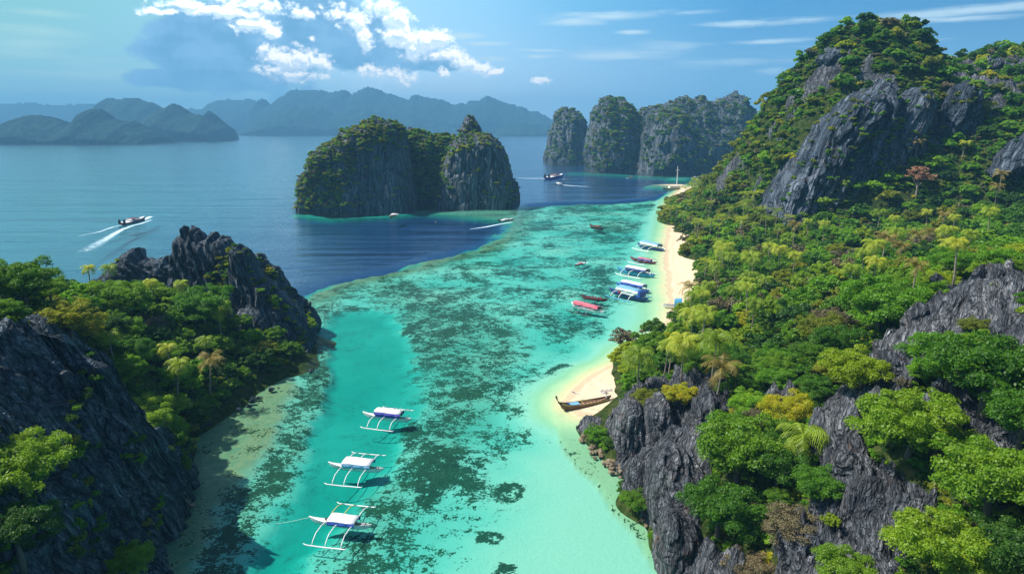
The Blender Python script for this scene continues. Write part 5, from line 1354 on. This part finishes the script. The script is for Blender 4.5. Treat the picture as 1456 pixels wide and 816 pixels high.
# long wooden boats with high prows
hullw = paint('varnished_wood', (.16, .085, .04), .6, .3)
def longtail(bow, stern, label, z=0.0, prow=.16):
    L = length(bow, stern); t = empty('longtail_boat'); place(t, bow, stern, z); tag(t, label, 'boat')
    B = .165*L
    hull_mb(L*.94, B, .07*L, .035*L, .075*L, .05*L, .035*L, 2.6).build('hull', [hullw, wood], t, True)
    mb = MB(); mb.tube([(.44*L, 0, .10*L), (.475*L, 0, .14*L), (.50*L, 0, .19*L), (.515*L, 0, .235*L)], [.014*L, .012*L, .011*L, .014*L], 6); mb.tube([(.513*L, 0, .23*L), (.52*L, 0, .25*L)], [.018*L, .012*L], 6); mb.build('prow', [darkw], t, True)
    mb = MB()
    for s_ in (-1, 1):
        mb.tube([(-.42*L, s_*B*.30, .075*L), (-.2*L, s_*B*.47, .06*L), (.1*L, s_*B*.47, .062*L), (.3*L, s_*B*.33, .075*L), (.42*L, s_*B*.12, .105*L)], .006*L, 5)
    mb.build('gunwale', [yellow], t, True)
    mb = MB()
    for i in range(9): mb.box(((-.36+.065*i)*L, 0, .048*L), (.02*L, B*.82, .008*L))
    mb.build('thwart', [tan], t)
    mb = MB(); mb.box((.20*L, 0, .072*L), (.17*L, B*.72, .012*L), taper=.96); mb.build('deck_mat', [lblue], t)
    mb = MB(); mb.box((.30*L, 0, .085*L), (.02*L, B*.5, .03*L), taper=.8); mb.build('bow_box', [navy], t)
    mb = MB(); mb.box((-.08*L, B*.28, .095*L), (.26*L, .02*L, .012*L)); mb.build('roof_rail', [wood], t)
    for x in (-.18, .03):
        mb = MB(); mb.tube([(x*L, B*.28, .045*L), (x*L, B*.28, .092*L)], .004*L, 5); mb.build('rail_post', [wood], t)
    mb = MB(); mb.box((-.40*L, 0, .10*L), (.05*L, .03*L, .04*L), taper=.8); mb.tube([(-.42*L, 0, .11*L), (-.55*L, 0, .04*L)], .004*L, 5); mb.build('engine', [grey], t)
    return t
longtail((792,584), (871,571), 'long brown wooden boat with high black prow drawn up at the small beach', .1)
longtail((882,520), (922,512), 'second long wooden boat, its dark prow showing past the palm by the beach', .7)
# small white dinghy, boulders and beach clutter
t, L = canoe((812,558), (824,562), 'tiny white dinghy floating behind the long brown wooden boat', white, None, .34, .05, .10, name='dinghy')
# covered boat on the sand
t = empty('covered_boat'); L = place(t, (941,436), (972,438), .5); tag(t, 'grey-white beached boat with tall arched blue cover beside the slim palm', 'boat')
L *= 1.0
hull_mb(L, .26*L, .10*L, .05*L, .03*L, .02*L, .03*L, 2.0).build('hull', [white, grey], t, True)
mb = MB()
for y in (-.09, 0, .09): mb.tube([(-.3*L, y*L, .12*L), (.42*L, y*L*.4, .13*L)], .012*L, 5)
mb.build('deck_pole', [grey], t)
mb = MB(); R = []
for i in range(6):
    x = (-.42+.07*i)*L; k = 1-.12*i/5
    R.append([(x, .20*L*math.cos(a)*k, .08*L+.40*L*math.sin(a)**.8*k) for a in np.linspace(0, math.pi, 11)])
mb.rings(R, 0, caps=False); mb.add(R[0], [tuple(range(11))]); o = mb.build('arched_cover', [turq], t, True)
# speedboats
def speedboat(bow, stern, label, body, top, scale=1.0, group=None):
    L = length(bow, stern)*scale; t = empty('speedboat'); place(t, bow, stern); tag(t, label, 'boat', group)
    mb = MB(); R = []
    for i in range(11):
        u = i/10; x = -L/2+u*L; b = .115*L*(1-max(0, u-.45)**2*3.1); sh = .06*L+.05*L*u**2; ke = -.03*L+.10*L*max(0, u-.7)**1.5*2
        R.append([(x, b, sh), (x, b*.9, sh*.45), (x, 0, ke), (x, -b*.9, sh*.45), (x, -b, sh)])
    mb.rings(R, 0); mb.add([p for r in R for p in (r[0], r[4])], [(2*i, 2*i+1, 2*i+3, 2*i+2) for i in range(10)], 1); mb.build('hull', [body, white], t, True)
    mb = MB(); mb.box((-.04*L, 0, .115*L), (.34*L, .17*L, .014*L), taper=.9); mb.build('canopy', [top], t)
    for x in (-.18, .1):
        for s_ in (-1, 1):
            mb = MB(); mb.tube([(x*L, s_*.085*L, .06*L), (x*L, s_*.075*L, .11*L)], .006*L, 5); mb.build('canopy_post', [white], t)
    mb = MB(); mb.add([(.22*L, -.08*L, .07*L), (.22*L, .08*L, .07*L), (.16*L, .07*L, .11*L), (.16*L, -.07*L, .11*L)], [(0, 1, 2, 3)]); mb.build('windscreen', [MT['glass']], t)
    mb = MB()
    for y in (-.07, .07): mb.box((-.51*L, y*L, .09*L), (.05*L, .05*L, .11*L), taper=.8)
    mb.build('outboard', [black], t)
    return t, L
m, t_ = new_mat('foam'); p_ = t_.new('ShaderNodeNewGeometry').outputs['Position']
al = t_.attr('dens'); nf = t_.noise(p_, .9, 6, .7); nf2 = t_.noise(p_, .25, 4, .6)
fa = t_.math('MULTIPLY', t_.sstep(t_.math('ADD', t_.math('ADD', t_.math('MULTIPLY', nf, .8), t_.math('MULTIPLY', nf2, .5)), al), .95, 1.45), .95)
df = t_.new('ShaderNodeBsdfDiffuse'); df.inputs[0].default_value = (.62, .80, .88, 1); tp = t_.new('ShaderNodeBsdfTransparent'); mx = t_.new('ShaderNodeMixShader')
t_.put(mx.inputs[0], fa); t_.l.new(tp.outputs[0], mx.inputs[1]); t_.l.new(df.outputs[0], mx.inputs[2]); t_.l.new(mx.outputs[0], t_.out.inputs[0])
def wake(pts, widths, dens, z=.06, n=60, m_=9):
    """foam lying on the water along a line of photo points"""
    P = np.array([G(a, b) for a, b in pts])[:, :2]; tt = np.linspace(0, len(P)-1, n); i = np.clip(tt.astype(int), 0, len(P)-2); f = tt-i
    C = P[i]*(1-f[:, None])+P[i+1]*f[:, None]; W_ = np.interp(tt, range(len(widths)), widths); D_ = np.interp(tt, range(len(dens)), dens)
    d = np.gradient(C, axis=0); d /= np.linalg.norm(d, axis=1, keepdims=True); nn = np.stack([-d[:, 1], d[:, 0]], -1)
    k = np.linspace(-1, 1, m_); V = C[:, None]+nn[:, None]*(W_[:, None]*k)[..., None]*.5
    V = np.concatenate([V, np.full(V.shape[:2]+(1,), z)], -1).reshape(-1, 3)
    de = (D_[:, None]*(1-np.abs(k)**2)[None]).ravel()
    return tag(link('wake_foam', mesh_np('wake_foam', V, grid_faces(m_, n), [MT['foam']], {'dens': de}, True)), kind='stuff')
speedboat((206,313), (174,320), 'dark red speedboat throwing white spray on the open water at left', brownred, brownred)
wake([(215,313),(200,318),(188,321),(172,327),(150,340),(120,358)], [2,4,4,6,12,20], [1.0,1.0,.9,.8,.62,.42])
wake([(174,320),(160,323),(140,330),(110,336)], [2,3,5,9], [1.0,.8,.6,.4])
wake([(214,308),(206,312),(196,316)], [7,6,3], [.9,1.0,.8])
speedboat((730,313), (710,315), 'speedboat with red and dark passengers heading right near the island', pinkm, white)
wake([(728,316),(710,319),(690,323),(668,326)], [2.5,3.5,4.5,4], [1.1,1.0,.9,.5])
speedboat((800,252), (778,255), 'violet and white speedboat with long straight wake in the far channel', violet, brownred)
wake([(780,254),(765,254),(735,253.5)], [9,10,10], [1.1,1.0,.6])
wake([(800,255),(808,255.5)], [6,3], [.9,.3])
speedboat((792,262), (797,263.4), 'tiny white boat trailing a wake below the violet speedboat', white, white, 1.4)
wake([(797,263),(815,264.5),(836,265.5)], [6,7,6], [1.1,1.0,.7])
t, L = speedboat((819,378), (830,375), 'small red-topped speedboat with white foam on the reef', red, pinkm, 1.25)
wake([(830,375),(840,371)], [5,2], [.9,.2])
for bow, stern, lab in (((889,254.5),(895,254),'white motorboat at left of a small pair in the far channel'), ((893,252.3),(900,251.8),'pale orange motorboat at right of a small pair in the far channel'), ((984,253.3),(991,252.6),'small orange boat beside the far right forest edge'), ((554,310),(564,306),'white and orange boat in the island shadow'), ((617,316),(621,315.6),'tiny pale boat right of the white and orange one'), ((416,290),(420,290),'dark dot-like boat left of the limestone island')):
    bm_ = orange if 'orange' in lab else white
    if 'dark' in lab: bm_ = darkw
    speedboat(bow, stern, lab, bm_, bm_ if 'pale orange' in lab else white)
# moored barge with a mast
t = empty('mast_barge'); L = place(t, (942,270), (967,269)); tag(t, 'low wooden barge with one tall white mast at the tip of the forest', 'boat')
hull_mb(L, .30*L, .07*L, .05*L, .05*L, .03*L, .03*L, 3.5).build('hull', [tan, tan], t, True)
mb = MB(); mb.box((-.1*L, 0, .12*L), (.5*L, .2*L, .09*L), taper=.9); mb.build('cabin', [cream], t)
mb = MB(); mb.tube([(-.30*L, 0, .05*L), (-.30*L, 0, 1.10*L)], [.022*L, .012*L], 6); mb.tube([(-.40*L, 0, .9*L), (-.2*L, 0, .9*L)], .008*L, 5); mb.build('mast', [white], t)
# mooring line of the nearest boat
bw = Vector(b1.matrix_basis @ Vector((.47*L1, 0, .09*L1))); e = G(393, 744)
mb = MB(); mb.tube([bw, bw.lerp(Vector((e[0], e[1], 0)), .5)-Vector((0, 0, .15)), (e[0], e[1], -.05)], .025, 4); o = mb.build('mooring_rope', [white]); tag(o, 'thin pale rope running left from the bow of the nearest boat', 'rope')
# hut roof in the trees
hp = G(1008, 420, 3.0)
t = empty('beach_hut', (hp[0], hp[1], 2.2), .5); tag(t, 'small hut with grey thatched roof half hidden by the trees behind the beach', 'hut')
mb = MB(); mb.add([(-3.2,-2.6,2.4),(3.2,-2.6,2.4),(3.2,0,4.6),(-3.2,0,4.6),(-3.2,2.6,2.4),(3.2,2.6,2.4)], [(0,1,2,3),(3,2,5,4),(0,3,4),(1,5,2)]); mb.build('roof', [thatch], t)
mb = MB(); mb.box((0,0,1.2), (5.2,3.8,2.4)); mb.build('wall', [tan], t)
# boulders
def boulder(p, r, mat, label, group, seed):
    bm = bmesh.new(); bmesh.ops.create_icosphere(bm, subdivisions=3, radius=1)
    for v in bm.verts:
        c = v.co; n = float(fbm(c.x*1.3, c.y*1.3, c.z*1.3, seed=seed, oct=3)); v.co = c*(1+.35*n); v.co.z *= .7
    me = bpy.data.meshes.new('boulder'); bm.to_mesh(me); bm.free(); me.materials.append(mat)
    o = link('boulder', me, None, p); o.scale = (r*random.uniform(.8, 1.3), r, r*random.uniform(.7, 1.1)); o.rotation_euler = (0, 0, random.uniform(0, 6)); tag(o, label, 'rock', group); return o
m, t_ = new_mat('rubble'); p_ = t_.new('ShaderNodeNewGeometry').outputs['Position']; n_ = t_.noise(p_, 1.4, 5, .65)
principled(t_, t_.ramp(n_, [(.3, (.06, .055, .05)), (.55, (.24, .19, .12)), (.75, (.42, .36, .25))]), .9, t_.bump(n_, .7, .3), .1)
m, t_ = new_mat('pale_rock'); p_ = t_.new('ShaderNodeNewGeometry').outputs['Position']; n_ = t_.noise(p_, 1.1, 5, .65)
principled(t_, t_.ramp(n_, [(.35, (.22, .20, .18)), (.6, (.62, .57, .50)), (.8, (.80, .76, .68))]), .9, t_.bump(n_, .6, .3), .1)
for i, (px, py, r) in enumerate([(855,557,1.0),(860,561,1.3),(866,556,1.2),(863,566,.9),(869,562,.8)]):
    q = G(px, py, .6); boulder((q[0], q[1], .6), r, MT['pale_rock'], 'pale boulder heaped on the sand behind the long brown wooden boat', 'pale boulders by the small beach', 900+i)
line = [(826,612),(845,640),(862,655),(880,668),(893,688),(905,712),(918,735),(930,752),(942,775),(958,800)]
k = 0
for i in range(150):
    u = random.uniform(0, len(line)-1.001); a = int(u); f = u-a; px = line[a][0]*(1-f)+line[a+1][0]*f + random.uniform(-9, 15); py = line[a][1]*(1-f)+line[a+1][1]*f + random.uniform(-7, 5)
    q = G(px, py, 0); r = random.uniform(.2, .7)**1.0*random.choice([1, 1, 1.6])
    boulder((q[0], q[1], random.uniform(-.1, .25)), r, MT['rubble'], 'tan rock of the rubble strip at the foot of the right shore rocks', 'tan rubble along the right shore', 930+i)
for i in range(46):
    if i < 26: px, py = 258+random.gauss(0, 10), 700+random.gauss(0, 9)
    else:
        L_ = [(262,622),(300,597),(340,578),(380,560),(430,530),(455,492)]; u = random.uniform(0, 4.99); a = int(u); f = u-a; px = L_[a][0]*(1-f)+L_[a+1][0]*f+random.uniform(-5, 8); py = L_[a][1]*(1-f)+L_[a+1][1]*f+random.uniform(-3, 6)
    q = G(px, py, 0); boulder((q[0], q[1], random.uniform(-.2, .2)), random.uniform(.25, .9), MT['rubble'] if i < 26 else MT['rock_left'], 'brown rock in the pile at the foot of the near left cliff' if i < 26 else 'dark rock in the shallows along the shaded left shore', 'brown rocks below the left cliff' if i < 26 else 'dark rocks along the left shore', 1100+i)
